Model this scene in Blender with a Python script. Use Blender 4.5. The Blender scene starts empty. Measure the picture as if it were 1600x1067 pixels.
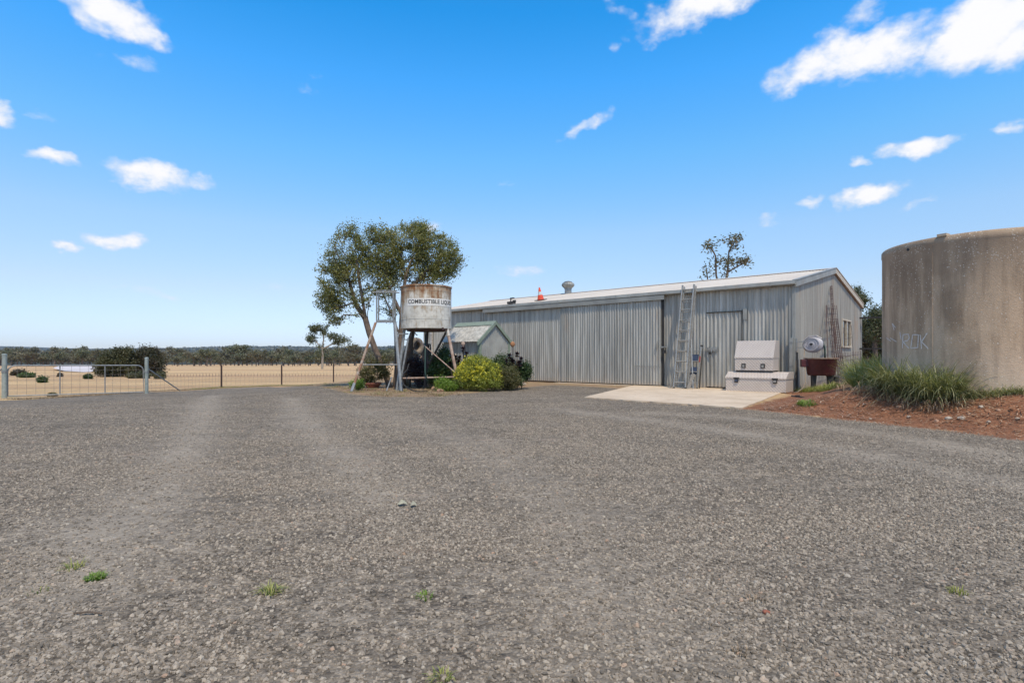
import bpy, bmesh, math, random
import numpy as np
from mathutils import Vector, Matrix, noise as mnoise
R = math.radians
random.seed(7); rng = np.random.default_rng(7)
S = bpy.context.scene
COL = S.collection

# ------------------------------------------------------------------ camera
CAMH, F, HX, HY = 1.2, 868.0, 800.0, 557.5
cd = bpy.data.cameras.new('camera'); cam = bpy.data.objects.new('camera', cd); COL.objects.link(cam)
cam.location = (0, 0, CAMH); cam.rotation_euler = (R(90), 0, 0)
cd.sensor_width = 36; cd.lens = 36*F/1600; cd.shift_y = (HY-533.5)/1600
cd.clip_start = .05; cd.clip_end = 20000
S.camera = cam
S.render.resolution_x, S.render.resolution_y = 1024, 682
# ------------------------------------------------------------------ exposure
S.view_settings.view_transform = 'Standard'; S.view_settings.look = 'None'
S.view_settings.gamma = 1; S.view_settings.use_curve_mapping = False
S.view_settings.exposure = 0.0
# ------------------------------------------------------------------ sun
SUN_EL, SUN_AZ = R(62), R(164)          # azimuth clockwise from +Y
sdir = Vector((math.cos(SUN_EL)*math.sin(SUN_AZ), math.cos(SUN_EL)*math.cos(SUN_AZ), math.sin(SUN_EL)))
sl = bpy.data.lights.new('sun', 'SUN'); sl.energy = 4.0; sl.angle = R(1.2); sl.color = (1, .86, .66)
so = bpy.data.objects.new('sun', sl); COL.objects.link(so)
so.rotation_euler = sdir.to_track_quat('Z', 'Y').to_euler(); so.location = (0, -5, 30)
# ------------------------------------------------------------------ world
W = bpy.data.worlds.new('World'); S.world = W; W.use_nodes = True

class NT:
    def __init__(s, nt): s.t = nt; s.n = nt.nodes; s.l = nt.links
    def node(s, typ, **kw):
        n = s.n.new(typ)
        for k, v in kw.items(): setattr(n, k, v)
        return n
    def put(s, n, i, v):
        if v is None: return
        if isinstance(v, bpy.types.NodeSocket): s.l.new(v, n.inputs[i])
        else: n.inputs[i].default_value = v
    def m(s, op, a, b=None, c=None, clamp=False):
        n = s.node('ShaderNodeMath', operation=op, use_clamp=clamp)
        s.put(n, 0, a); s.put(n, 1, b); s.put(n, 2, c); return n.outputs[0]
    def vm(s, op, a, b=None, out=0):
        n = s.node('ShaderNodeVectorMath', operation=op)
        s.put(n, 0, a)
        if b is not None:
            if op == 'SCALE': s.put(n, 3, b)
            else: s.put(n, 1, b)
        return n.outputs[out]
    def mix(s, f, a, b, blend='MIX'):
        n = s.node('ShaderNodeMix', data_type='RGBA', blend_type=blend)
        s.put(n, 0, f)
        for i, v in ((6, a), (7, b)):
            if isinstance(v, (tuple, list)) and len(v) == 3: v = (*v, 1)
            s.put(n, i, v)
        return n.outputs[2]
    def ramp(s, f, stops, interp='LINEAR'):
        n = s.node('ShaderNodeValToRGB'); s.put(n, 0, f); r = n.color_ramp; r.interpolation = interp
        while len(r.elements) < len(stops): r.elements.new(.5)
        for e, (p, c) in zip(r.elements, stops):
            e.position = p; e.color = (c, c, c, 1) if isinstance(c, (int, float)) else (*c, 1)
        return n.outputs[0]
    def noise(s, vec, scale, detail=3, rough=.55, out=0, **kw):
        n = s.node('ShaderNodeTexNoise', **kw); s.put(n, 'Vector', vec)
        n.inputs['Scale'].default_value = scale; n.inputs['Detail'].default_value = detail
        n.inputs['Roughness'].default_value = rough; return n.outputs[out]
    def vor(s, vec, scale, out=0, **kw):
        n = s.node('ShaderNodeTexVoronoi', **kw); s.put(n, 'Vector', vec)
        n.inputs['Scale'].default_value = scale; return n.outputs[out]
    def sstep(s, v, a, b):
        n = s.node('ShaderNodeMapRange', interpolation_type='SMOOTHSTEP', clamp=True)
        s.put(n, 0, v); n.inputs[1].default_value = a; n.inputs[2].default_value = b; return n.outputs[0]
    def lin(s, v, a, b, c=0., d=1.):
        n = s.node('ShaderNodeMapRange', clamp=True)
        s.put(n, 0, v); n.inputs[1].default_value = a; n.inputs[2].default_value = b
        n.inputs[3].default_value = c; n.inputs[4].default_value = d; return n.outputs[0]

def build_world():
    t = NT(W.node_tree); t.n.clear()
    sky = t.node('ShaderNodeTexSky', sky_type='NISHITA', sun_disc=False, sun_elevation=SUN_EL, sun_rotation=SUN_AZ)
    sky.air_density = 1.0; sky.dust_density = .3; sky.ozone_density = 3.0
    D = t.node('ShaderNodeTexCoord').outputs['Generated']
    Dn = t.vm('NORMALIZE', D)
    sep = t.node('ShaderNodeSeparateXYZ'); t.put(sep, 0, Dn); z = sep.outputs[2]
    # grade of the clear sky with elevation (saturated blue in view, pale near the horizon, unseen zenith muted for less blue shade)
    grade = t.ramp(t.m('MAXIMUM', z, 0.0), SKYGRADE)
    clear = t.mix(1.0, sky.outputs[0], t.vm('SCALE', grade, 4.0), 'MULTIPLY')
    # clouds: soft ellipses around given directions, broken up by fractal noise
    st = t.vm('MULTIPLY', Dn, (1, 1, 1.5))
    w = t.noise(st, 7.0, 3, .55, out=1)
    warp = t.vm('SCALE', t.vm('SUBTRACT', w, (.5, .5, .5)), .055)
    w2 = t.noise(st, 26.0, 3, .6, out=1)
    warp2 = t.vm('SCALE', t.vm('SUBTRACT', w2, (.5, .5, .5)), .03)
    Dw = t.vm('ADD', Dn, t.vm('ADD', warp, warp2))
    last = None
    for px, py, sx, sy, rot, wt in CLOUDS:
        c = Vector(((px-HX)/F, 1, (HY-py)/F)); L = c.length; c.normalize()
        e1 = Vector((c.y, -c.x, 0)).normalized(); e2 = e1.cross(c).normalized()
        a = R(rot); f1 = e1*math.cos(a)+e2*math.sin(a); f2 = -e1*math.sin(a)+e2*math.cos(a)
        f1 = f1/(sx*.93/F/L); f2 = f2/(sy*.93/F/L)
        dv = t.vm('SUBTRACT', Dw, tuple(c))
        u = t.vm('DOT_PRODUCT', dv, tuple(f1), out=1); v = t.vm('DOT_PRODUCT', dv, tuple(f2), out=1)
        r2 = t.m('MULTIPLY_ADD', v, v, t.m('MULTIPLY', u, u))
        k = t.m('MULTIPLY_ADD', r2, -wt*.8, wt)
        last = k if last is None else t.m('MAXIMUM', last, k)
    # unseen sky: denser white cloud added to neutralise the blue ambient light
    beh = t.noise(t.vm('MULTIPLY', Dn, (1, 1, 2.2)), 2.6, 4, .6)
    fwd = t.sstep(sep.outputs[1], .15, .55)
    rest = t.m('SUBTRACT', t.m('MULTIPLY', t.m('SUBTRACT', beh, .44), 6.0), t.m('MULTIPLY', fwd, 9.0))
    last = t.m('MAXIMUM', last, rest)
    br = t.noise(st, 42.0, 5, .62)
    br2 = t.noise(st, 14.0, 4, .6)
    dens = t.m('ADD', last, t.m('ADD', t.m('MULTIPLY', t.m('SUBTRACT', br, .5), 1.1), t.m('MULTIPLY', t.m('SUBTRACT', br2, .5), 1.9)))
    mask = t.m('MULTIPLY', t.sstep(dens, .02, 1.3), t.sstep(z, 0.0, .03))
    shade = t.mix(t.sstep(dens, .3, 1.4), CLOUD_A, CLOUD_B)
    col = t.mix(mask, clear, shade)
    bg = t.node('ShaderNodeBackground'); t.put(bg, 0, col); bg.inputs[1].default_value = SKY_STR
    out = t.node('ShaderNodeOutputWorld'); t.l.new(bg.outputs[0], out.inputs[0])
    W.cycles.sampling_method = 'MANUAL'; W.cycles.sample_map_resolution = 512

HAZE = 0.00006
SKY_STR = .12
CLOUD_A = (6.6, 7.0, 7.9); CLOUD_B = (8.3, 8.3, 8.5)
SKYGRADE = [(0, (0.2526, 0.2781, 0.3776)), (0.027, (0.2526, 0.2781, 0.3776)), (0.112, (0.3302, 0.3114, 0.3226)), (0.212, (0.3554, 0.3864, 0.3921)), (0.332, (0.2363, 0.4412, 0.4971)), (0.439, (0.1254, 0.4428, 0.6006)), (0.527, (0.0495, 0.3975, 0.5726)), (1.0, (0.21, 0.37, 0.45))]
# px, py, half width, half height, tilt, weight (directions given as pixels of the level view)
CLOUDS = [(165,8,80,36,-14,1.25),(215,45,48,26,-20,1.1),(205,92,46,15,-5,.55),(-6,178,24,20,0,1.1),(60,184,22,8,8,.4),(76,242,44,15,4,1.1),
 (232,268,62,27,-4,1.3),(300,282,34,14,-12,.8),(186,381,40,15,0,1.2),(108,388,22,12,0,1.1),(235,457,44,9,-5,.4),(420,446,22,7,0,.3),
 (915,200,52,12,24,.8),(1090,8,115,38,8,1.4),(975,14,46,15,-25,.6),(1265,98,72,34,24,1.2),(1370,78,100,42,4,1.25),(1530,45,110,56,8,1.5),(1600,60,60,45,0,1.3),
 (1345,20,36,20,10,.55),(1432,234,54,20,-6,1.2),(1346,254,19,10,0,1.0),(1356,308,52,20,4,1.3),(1270,317,26,9,8,.75),(1200,341,22,11,0,.8),
 (1566,205,22,9,5,.6),(818,428,34,15,0,.85),(670,350,22,13,0,.8),(796,296,26,5,3,.3),(486,140,20,26,0,.25),(962,70,14,10,0,.3),(1430,326,30,6,22,.35)]
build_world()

# ------------------------------------------------------------------ geometry helpers
def ray(px, py, Y): return Vector(((px-HX)/F*Y, Y, CAMH+(HY-py)/F*Y))
def smooth(a, b, x):
    t = np.clip((x-a)/(b-a), 0, 1); return t*t*(3-2*t)

# building frame: origin at the front right corner, +u along the front to the right, +v inwards
SC = Vector((9.69, 19.1, 0)); AU = Vector((.743, -.669, 0)); AV = Vector((.669, .743, 0)); SROT = math.atan2(-.669, .743)
SL, SW, EAVE, RIDGE = 20.0, 11.3, 3.79, 4.86
def U(px, off=0.0):          # u of a pixel column on the plane standing `off` metres in front of the front wall
    k = (px-HX)/F; o = SC-AV*off
    return (k*o.y-o.x)/(AU.x-k*AU.y)
def V(px):                   # v of a pixel column on the gable wall
    k = (px-HX)/F
    return (k*SC.y-SC.x)/(AV.x-k*AV.y)
def ZU(px, py, off=0.0):
    Y = (SC-AV*off+AU*U(px, off)).y; return CAMH+(HY-py)/F*Y
def ZV(px, py):
    Y = (SC+AV*V(px)).y; return CAMH+(HY-py)/F*Y

def sd_poly(px, py, poly):
    """signed distance (positive inside) of numpy points to a polygon"""
    px = np.asarray(px, float); py = np.asarray(py, float)
    d = np.full(px.shape, 1e9); ins = np.zeros(px.shape, bool); n = len(poly)
    for i in range(n):
        ax, ay = poly[i]; bx, by = poly[(i+1) % n]
        ex, ey = bx-ax, by-ay; L = ex*ex+ey*ey+1e-12
        t = np.clip(((px-ax)*ex+(py-ay)*ey)/L, 0, 1)
        d = np.minimum(d, np.hypot(px-ax-t*ex, py-ay-t*ey))
        c = ((ay > py) != (by > py)) & (px < (bx-ax)*(py-ay)/(by-ay+1e-12)+ax)
        ins ^= c
    return np.where(ins, d, -d)
MOUND = [(5.45, 12.75), (6.35, 11.0), (6.85, 9.87), (7.15, 8.86), (7.36, 7.98), (8.4, 5.6), (13, 4.5), (20, 7), (24, 18), (20, 30), (17.4, 27.7), (9.8, 19.1), (8.7, 17.3)]
def terrain(x, y):
    x = np.asarray(x, float); y = np.asarray(y, float)
    d = np.hypot(x*.35, y)
    f = np.interp(d, [0, 13, 20, 30, 45, 80, 150, 300, 600, 1500, 2600, 4200, 6500], [0, 0, -.26, -.42, -.62, -1.15, -2.1, -4.2, -7.5, -8, 12, 76, 50])
    m = smooth(-6.5, -13, x)
    m = m+(1-m)*smooth(34, 75, y)
    side = smooth(200, 600, y)
    far = np.hypot(x, y)
    ridge = smooth(1500, 4200, far)*(9*np.sin(x/900+1.0)+6*np.sin(x/370+.4)+4*np.sin(x/160))
    z = f*m + ridge*(y > 0)
    h = sd_poly(x, y, MOUND)
    z = z+np.where(h > 0, .55*smooth(0, 2.6, h), 0)
    z = z+.012*np.sin(x*1.1+.7*np.sin(y*.8))*np.sin(y*.9+1)*(far < 60)
    return z
def tz(x, y): return float(terrain(np.array([x]), np.array([y]))[0])
_YS = np.concatenate([np.arange(1.5, 60, .2), np.geomspace(60, 3000, 260)])
def G(px, py):
    """point of the terrain seen at pixel px, py"""
    kx, kz = (px-HX)/F, (HY-py)/F; h = lambda Y: CAMH+kz*Y-terrain(kx*Y, Y)
    v = h(_YS); i = int(np.argmax(v <= 0))
    if v[i] > 0: return ray(px, py, 3000)
    if i == 0: Yr_ = _YS[0]
    else:
        Yf = np.linspace(_YS[i-1], _YS[i], 12); w = h(Yf); j = max(1, int(np.argmax(w <= 0))); Yr_ = Yf[j-1]+(Yf[j]-Yf[j-1])*w[j-1]/max(w[j-1]-w[j], 1e-9)
    q = ray(px, py, float(Yr_)); return q
def GX(px, Y):
    x = (px-HX)/F*Y; return Vector((x, Y, tz(x, Y)))

class MB:
    def __init__(s): s.v = []; s.f = []; s.n = 0
    def add(s, verts, faces):
        k = len(s.v); s.v += [tuple(p) for p in verts]; s.f += [tuple(i+k for i in f) for f in faces]
    def box(s, c, size, rot=None, taper=1.0):
        hx, hy, hz = [q/2 for q in size]; M = rot or Matrix.Identity(3); c = Vector(c)
        P = []
        for dz in (-1, 1):
            t = taper if dz > 0 else 1
            for dx, dy in ((-1, -1), (1, -1), (1, 1), (-1, 1)): P.append(c+M@Vector((dx*hx*t, dy*hy*t, dz*hz)))
        s.add(P, [(3, 2, 1, 0), (4, 5, 6, 7), (0, 1, 5, 4), (1, 2, 6, 5), (2, 3, 7, 6), (3, 0, 4, 7)])
    def hull(s, loops, cap=True, closed=True):
        """skin between equal loops of points"""
        n = len(loops[0]); P = [p for l in loops for p in l]; fs = []
        for i in range(len(loops)-1):
            for j in range(n if closed else n-1):
                a = i*n+j; b = i*n+(j+1) % n; fs.append((a, b, b+n, a+n))
        if cap and closed: fs += [tuple(range(n-1, -1, -1)), tuple(range((len(loops)-1)*n, len(loops)*n))]
        s.add(P, fs)
    def tube(s, pts, r, n=8, cap=True):
        pts = [Vector(p) for p in pts]; rs = r if isinstance(r, (list, tuple)) else [r]*len(pts)
        loops = []; side = None
        for i, p in enumerate(pts):
            a = pts[max(i-1, 0)]; b = pts[min(i+1, len(pts)-1)]; d = (b-a)
            if d.length < 1e-9: d = Vector((0, 0, 1))
            d.normalize()
            if side is None: side = d.orthogonal().normalized()
            else:
                side = side-d*side.dot(d)
                side = side.normalized() if side.length > 1e-6 else d.orthogonal().normalized()
            o = d.cross(side)
            loops.append([p+(side*math.cos(2*math.pi*k/n)+o*math.sin(2*math.pi*k/n))*rs[i] for k in range(n)])
        s.hull(loops, cap)
    def lathe(s, prof, n=32, c=(0, 0, 0), cap=True, sx=1, sy=1):
        c = Vector(c)
        s.hull([[c+Vector((sx*r*math.cos(2*math.pi*k/n), sy*r*math.sin(2*math.pi*k/n), z)) for k in range(n)] for r, z in prof], cap)
    def bar(s, p, q, w, h, up=(0, 0, 1)):
        p = Vector(p); q = Vector(q); d = (q-p); L = d.length; d.normalize(); up = Vector(up)
        x = d.cross(up); x = x.normalized() if x.length > 1e-5 else d.orthogonal().normalized(); y = x.cross(d)
        M = Matrix((x, y, d)).transposed(); s.box((p+q)/2, (w, h, L), M)
    def build(s, name, mat, parent=None, smooth=False, local=None, bevel=0):
        me = bpy.data.meshes.new(name)
        V_ = s.v
        if local is not None:
            inv = local.matrix_basis.inverted() if isinstance(local, bpy.types.Object) else local
            V_ = [inv@Vector(p) for p in V_]
        me.from_pydata([tuple(p) for p in V_], [], s.f); me.validate(); me.update()
        if bevel:
            bm = bmesh.new(); bm.from_mesh(me)
            bmesh.ops.bevel(bm, geom=[e for e in bm.edges if e.calc_face_angle(0) > .5], offset=bevel, segments=2, affect='EDGES', profile=.6)
            bm.to_mesh(me); bm.free()
        if smooth: me.shade_smooth()
        if smooth == 'auto': me.set_sharp_from_angle(angle=R(40))
        if mat: me.materials.append(mat)
        o = bpy.data.objects.new(name, me); COL.objects.link(o)
        if parent: o.parent = parent
        return o

def tag(o, label=None, cat=None, group=None, kind=None):
    for k, v in (('label', label), ('category', cat), ('group', group), ('kind', kind)):
        if v: o[k] = v
    return o
def thing(name, label, cat, loc=(0, 0, 0), rz=0, group=None):
    o = bpy.data.objects.new(name, None); COL.objects.link(o); o.empty_display_size = .1
    o.rotation_euler = (0, 0, rz); o.location = loc
    o.matrix_basis = Matrix.Translation(loc)@Matrix.Rotation(rz, 4, 'Z')
    return tag(o, label, cat, group)
def link_copy(o, parent, loc=None, rot=None, scale=None):
    c = o.copy(); COL.objects.link(c); c.parent = parent
    if loc is not None: c.location = loc
    if rot is not None: c.rotation_euler = rot
    if scale is not None: c.scale = scale
    return c
def meshobj(name, V_, F_, mat, parent=None, smooth=False):
    """fast mesh from numpy arrays; F_ is (n,3) or (n,4)"""
    me = bpy.data.meshes.new(name); n = len(F_); k = F_.shape[1]
    me.vertices.add(len(V_)); me.vertices.foreach_set('co', np.ascontiguousarray(V_, dtype=np.float32).ravel())
    me.loops.add(n*k); me.loops.foreach_set('vertex_index', np.ascontiguousarray(F_, dtype=np.int32).ravel())
    me.polygons.add(n); me.polygons.foreach_set('loop_start', np.arange(0, n*k, k, dtype=np.int32))
    me.update(calc_edges=True); me.validate()
    if smooth: me.shade_smooth()
    if mat: me.materials.append(mat)
    o = bpy.data.objects.new(name, me); COL.objects.link(o)
    if parent: o.parent = parent
    return o

# ------------------------------------------------------------------ materials
def newmat(name):
    m = bpy.data.materials.new(name); m.use_nodes = True; t = NT(m.node_tree)
    b = t.n['Principled BSDF']; return m, t, b
def wpos(t): return t.node('ShaderNodeNewGeometry').outputs['Position']
def opos(t): return t.node('ShaderNodeTexCoord').outputs['Object']
def objrand(t): return t.node('ShaderNodeObjectInfo').outputs['Random']
def bump(t, b, h, dist=.01, strength=1.0):
    n = t.node('ShaderNodeBump'); n.inputs['Strength'].default_value = strength; n.inputs['Distance'].default_value = dist
    t.put(n, 'Height', h); t.l.new(n.outputs[0], b.inputs['Normal'])
def simple(name, c1, c2=None, rough=.6, metal=0., scale=9, stretch=(1, 1, 1), bmp=0, bscale=60, world=True, c3=None, s3=3, t3=(.5, .65), rnd=0, spec=None):
    m, t, b = newmat(name); P = wpos(t) if world else opos(t)
    P2 = t.vm('MULTIPLY', P, stretch)
    c2 = c2 or tuple(q*.72 for q in c1)
    col = t.mix(t.sstep(t.noise(P2, scale, 5, .62), .32, .68), c1, c2)
    if c3: col = t.mix(t.sstep(t.noise(P2, s3, 6, .65), *t3), col, c3)
    if rnd: col = t.mix(1.0, col, t.vm('SCALE', (1, 1, 1), t.lin(objrand(t), 0, 1, 1-rnd, 1+rnd)), 'MULTIPLY')
    t.put(b, 'Base Color', col); b.inputs['Roughness'].default_value = rough; b.inputs['Metallic'].default_value = metal
    if spec is not None: b.inputs['Specular IOR Level'].default_value = spec
    if bmp: bump(t, b, t.noise(P, bscale, 4, .6), bmp)
    return m
def sheetmat(name, light, dark, stain, streak=(7, 7, .35), metal=.25, rough=.5, rnd=.09, stain_t=(.56, .8), dust=True):
    m, t, b = newmat(name); P = wpos(t)
    s1 = t.noise(t.vm('MULTIPLY', P, streak), 1.0, 6, .65)
    s2 = t.noise(t.vm('MULTIPLY', P, (1.6, 1.6, .5)), 1.0, 5, .65)
    s3 = t.noise(P, 22, 4, .7)
    col = t.mix(t.sstep(s1, .34, .66), light, dark)
    col = t.mix(t.sstep(s2, *stain_t), col, stain)
    sp_ = t.node('ShaderNodeSeparateXYZ'); t.put(sp_, 0, P)
    if dust: col = t.mix(t.m('MULTIPLY', t.m('SUBTRACT', 1.0, t.sstep(t.m('ADD', sp_.outputs[2], t.m('MULTIPLY', s1, .5)), .2, .6)), .45), col, (.45, .34, .24))
    col = t.mix(1.0, col, t.vm('SCALE', (1, 1, 1), t.m('MULTIPLY', t.lin(objrand(t), 0, 1, 1-rnd, 1+rnd), t.lin(s3, .2, .8, .9, 1.1))), 'MULTIPLY')
    t.put(b, 'Base Color', col); b.inputs['Metallic'].default_value = metal
    t.put(b, 'Roughness', t.lin(s2, .3, .7, rough-.08, rough+.14)); return m
def leafmat(name, a, b_, c, rough=.5, trans=.3, patch=.9):
    m, t, b = newmat(name); g = t.node('ShaderNodeNewGeometry')
    isl = g.outputs['Random Per Island']; P = g.outputs['Position']
    col = t.mix(isl, a, b_)
    col = t.mix(t.sstep(t.noise(P, patch, 3, .6), .42, .68), col, c)
    t.put(b, 'Base Color', col); b.inputs['Roughness'].default_value = rough
    tr = t.node('ShaderNodeBsdfTranslucent'); t.put(tr, 0, t.mix(1.0, col, (1.0, 1.15, .6), 'MULTIPLY'))
    mx = t.node('ShaderNodeMixShader'); mx.inputs[0].default_value = trans
    t.l.new(b.outputs[0], mx.inputs[1]); t.l.new(tr.outputs[0], mx.inputs[2])
    t.l.new(mx.outputs[0], t.n['Material Output'].inputs[0]); return m

M = {}
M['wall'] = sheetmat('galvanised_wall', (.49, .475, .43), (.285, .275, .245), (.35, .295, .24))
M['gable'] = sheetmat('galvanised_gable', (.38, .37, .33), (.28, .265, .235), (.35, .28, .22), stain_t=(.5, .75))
M['door'] = sheetmat('galvanised_door', (.46, .45, .41), (.26, .255, .23), (.34, .295, .245))
M['roof'] = sheetmat('pale_roof_steel', (.56, .50, .42), (.50, .44, .37), (.46, .39, .31), streak=(.8, .8, .8), rnd=.03, metal=0, rough=.55)
M['trim'] = sheetmat('galvanised_trim', (.34, .34, .32), (.27, .27, .25), (.25, .22, .19), streak=(2, 2, 2))
M['trimpale'] = sheetmat('pale_trim', (.36, .36, .33), (.28, .28, .26), (.32, .27, .21), streak=(2, 2, 2))
M['dark'] = simple('dark_steel', (.035, .033, .032), rough=.6)
M['black'] = simple('black_rubber', (.02, .02, .02), rough=.75, bmp=.002)
M['galv'] = simple('galvanised_pipe', (.30, .305, .30), (.21, .215, .21), rough=.42, metal=.35)
M['galvgreen'] = simple('galvanised_post', (.33, .36, .33), (.25, .28, .25), rough=.5, metal=.2)
M['alu'] = simple('weathered_aluminium', (.42, .405, .37), (.27, .26, .24), rough=.42, metal=.45, scale=18)
M['rustpipe'] = simple('rusted_pipe', (.25, .115, .06), (.36, .30, .24), rough=.75, scale=5, bmp=.003)
M['pinkpipe'] = simple('faded_pipe', (.42, .32, .26), (.27, .17, .12), rough=.7, scale=6, bmp=.003)
M['whitepaint'] = simple('chipped_white_paint', (.6, .58, .53), (.38, .33, .28), rough=.6, scale=8)
M['rustbar'] = simple('rusted_bar', (.085, .045, .036), (.05, .03, .028), rough=.85)
M['starpost'] = simple('brown_star_post', (.06, .035, .03), rough=.8)
M['wire'] = simple('fence_wire', (.24, .21, .18), rough=.6)
M['green'] = simple('faded_green_trim', (.23, .275, .215), (.18, .22, .17), rough=.55)
M['maroon'] = simple('maroon_paint', (.10, .022, .026), (.065, .016, .02), rough=.45, c3=(.17, .07, .045), s3=7, t3=(.6, .72))
M['cream'] = simple('cream_paint', (.58, .5, .38), rough=.5)
M['orange'] = simple('cone_orange', (.75, .085, .03), (.62, .07, .03), rough=.5)
M['reflective'] = simple('cone_white_band', (.62, .64, .64), rough=.4)
M['bark'] = simple('grey_brown_bark', (.19, .145, .11), (.085, .06, .048), rough=.9, scale=6, stretch=(3, 3, .7), bmp=.02, bscale=14)
M['palebark'] = simple('pale_bark', (.36, .32, .27), (.2, .16, .13), rough=.85, scale=3, stretch=(2, 2, .6), bmp=.01, bscale=10)
M['twig'] = simple('twig', (.12, .085, .06), rough=.9)
M['terracotta'] = simple('terracotta', (.27, .095, .055), (.19, .07, .045), rough=.8)
M['rock'] = simple('tan_rock', (.42, .26, .17), (.33, .2, .13), rough=.9, bmp=.02, bscale=25)
M['palerock'] = simple('pale_rock', (.42, .36, .29), (.3, .24, .19), rough=.9, bmp=.02, bscale=25)
M['tyre'] = simple('dusty_tyre', (.32, .27, .21), (.2, .165, .13), rough=.9, bmp=.006, bscale=30)
M['purplebody'] = simple('dark_purple_paint', (.035, .022, .034), (.02, .015, .022), rough=.4)
M['leaf'] = leafmat('tree_leaf', (.12, .13, .032), (.215, .21, .062), (.25, .235, .075))
M['leafdry'] = leafmat('gum_leaf', (.10, .10, .05), (.17, .15, .085), (.19, .15, .10))
M['leafgum'] = leafmat('gum_leaf_dark', (.07, .085, .04), (.12, .13, .065), (.10, .11, .05))
M['leafdark'] = leafmat('dark_leaf', (.03, .055, .018), (.055, .095, .03), (.08, .125, .035))
M['leafbrown'] = leafmat('olive_brown_leaf', (.085, .08, .03), (.15, .13, .05), (.12, .12, .04))
M['yellow'] = leafmat('yellow_flower', (.56, .50, .03), (.72, .64, .07), (.46, .45, .05), trans=.2)
M['leafyg'] = leafmat('flowering_bush_leaf', (.19, .22, .035), (.30, .32, .055), (.14, .18, .035))
M['purpleleaf'] = leafmat('dark_purple_leaf', (.022, .013, .018), (.05, .025, .032), (.03, .018, .02), rough=.35, trans=.1)
M['strap'] = leafmat('strap_leaf', (.20, .23, .055), (.38, .37, .12), (.30, .30, .075), patch=1.5)
M['strapdry'] = leafmat('dry_strap_leaf', (.27, .19, .12), (.38, .28, .18), (.19, .13, .09), trans=.15)
M['strapgreen'] = leafmat('bright_grass', (.11, .19, .025), (.22, .31, .05), (.15, .24, .03))
M['strapgrey'] = leafmat('grey_green_strap_leaf', (.15, .165, .06), (.40, .38, .20), (.10, .115, .05), patch=4)
M['farleafa'] = leafmat('far_leaf', (.085, .098, .048), (.14, .145, .072), (.17, .155, .08), trans=.15, patch=.12)
M['farleafb'] = leafmat('far_leaf_olive', (.11, .105, .055), (.17, .155, .085), (.14, .115, .065), trans=.15, patch=.12)
M['midleafbrown'] = leafmat('dark_brown_leaf', (.05, .036, .022), (.095, .07, .042), (.06, .06, .03), patch=.5)
M['midleafgreen'] = leafmat('olive_leaf', (.07, .068, .028), (.125, .12, .05), (.055, .06, .028), patch=.5)

def m_concrete_tank():
    m, t, b = newmat('weathered_tank_concrete'); P = wpos(t)
    s1 = t.noise(t.vm('MULTIPLY', P, (2.6, 2.6, .38)), 1.0, 6, .62)
    s2 = t.noise(P, 1.1, 4, .6); s3 = t.noise(P, 60, 3, .7)
    col = t.mix(t.sstep(s1, .40, .62), (.60, .44, .295), (.345, .245, .16))
    col = t.mix(t.m('MULTIPLY', t.sstep(s2, .45, .7), .6), col, (.64, .49, .34))
    sep = t.node('ShaderNodeSeparateXYZ'); t.put(sep, 0, P); z = sep.outputs[2]
    grime = t.m('MULTIPLY', t.sstep(t.m('ADD', z, t.m('MULTIPLY', s1, 1.6)), 3.0, 4.3), .55)
    col = t.mix(grime, col, (.225, .165, .12))
    col = t.mix(t.m('MULTIPLY', t.sstep(t.m('SUBTRACT', 1.7, z), 0, 1.1), .4), col, (.60, .49, .39))
    # pale lime flecks in drifts
    fl = t.m('MULTIPLY', t.m('LESS_THAN', t.vor(P, 30), .30), t.m('GREATER_THAN', t.noise(P, 1.7, 3, .6), .45))
    fl2 = t.m('GREATER_THAN', t.m('ADD', t.noise(P, 31, 1, .5), t.m('MULTIPLY', t.sstep(z, 1.8, 3.3), .10)), .64)
    col = t.mix(t.m('MULTIPLY', fl, fl2), col, (.74, .67, .57))
    col = t.mix(1.0, col, t.vm('SCALE', (1, 1, 1), t.lin(s3, .25, .75, .86, 1.14)), 'MULTIPLY')
    t.put(b, 'Base Color', col); b.inputs['Roughness'].default_value = .92
    bump(t, b, t.m('ADD', s3, t.m('MULTIPLY', t.noise(P, 14, 4, .6), .8)), .006); return m
M['tankconc'] = m_concrete_tank()
def m_fuel():
    m, t, b = newmat('rusted_white_tank_steel'); P = wpos(t)
    sep = t.node('ShaderNodeSeparateXYZ'); t.put(sep, 0, P); z = sep.outputs[2]
    s1 = t.noise(t.vm('MULTIPLY', P, (6, 6, .7)), 1.0, 6, .68); s2 = t.noise(P, 3.2, 6, .68); s3 = t.noise(t.vm('MULTIPLY', P, (14, 14, 1.1)), 1.0, 4, .6)
    col = t.mix(t.sstep(s2, .35, .65), (.64, .61, .54), (.46, .435, .375))
    up = t.lin(z, 2.6, 3.7, -.06, .13)
    r = t.m('ADD', t.m('ADD', t.m('MULTIPLY', s1, .6), t.m('MULTIPLY', s2, .4)), up)
    col = t.mix(t.m('MULTIPLY', t.sstep(r, .47, .58), .8), col, (.33, .215, .115))
    col = t.mix(t.sstep(r, .56, .68), col, (.22, .09, .03))
    col = t.mix(t.m('MULTIPLY', t.sstep(s3, .56, .7), .5), col, (.17, .12, .08))
    t.put(b, 'Base Color', col); b.inputs['Roughness'].default_value = .72
    bump(t, b, s2, .012); return m
M['fuel'] = m_fuel()
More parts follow.
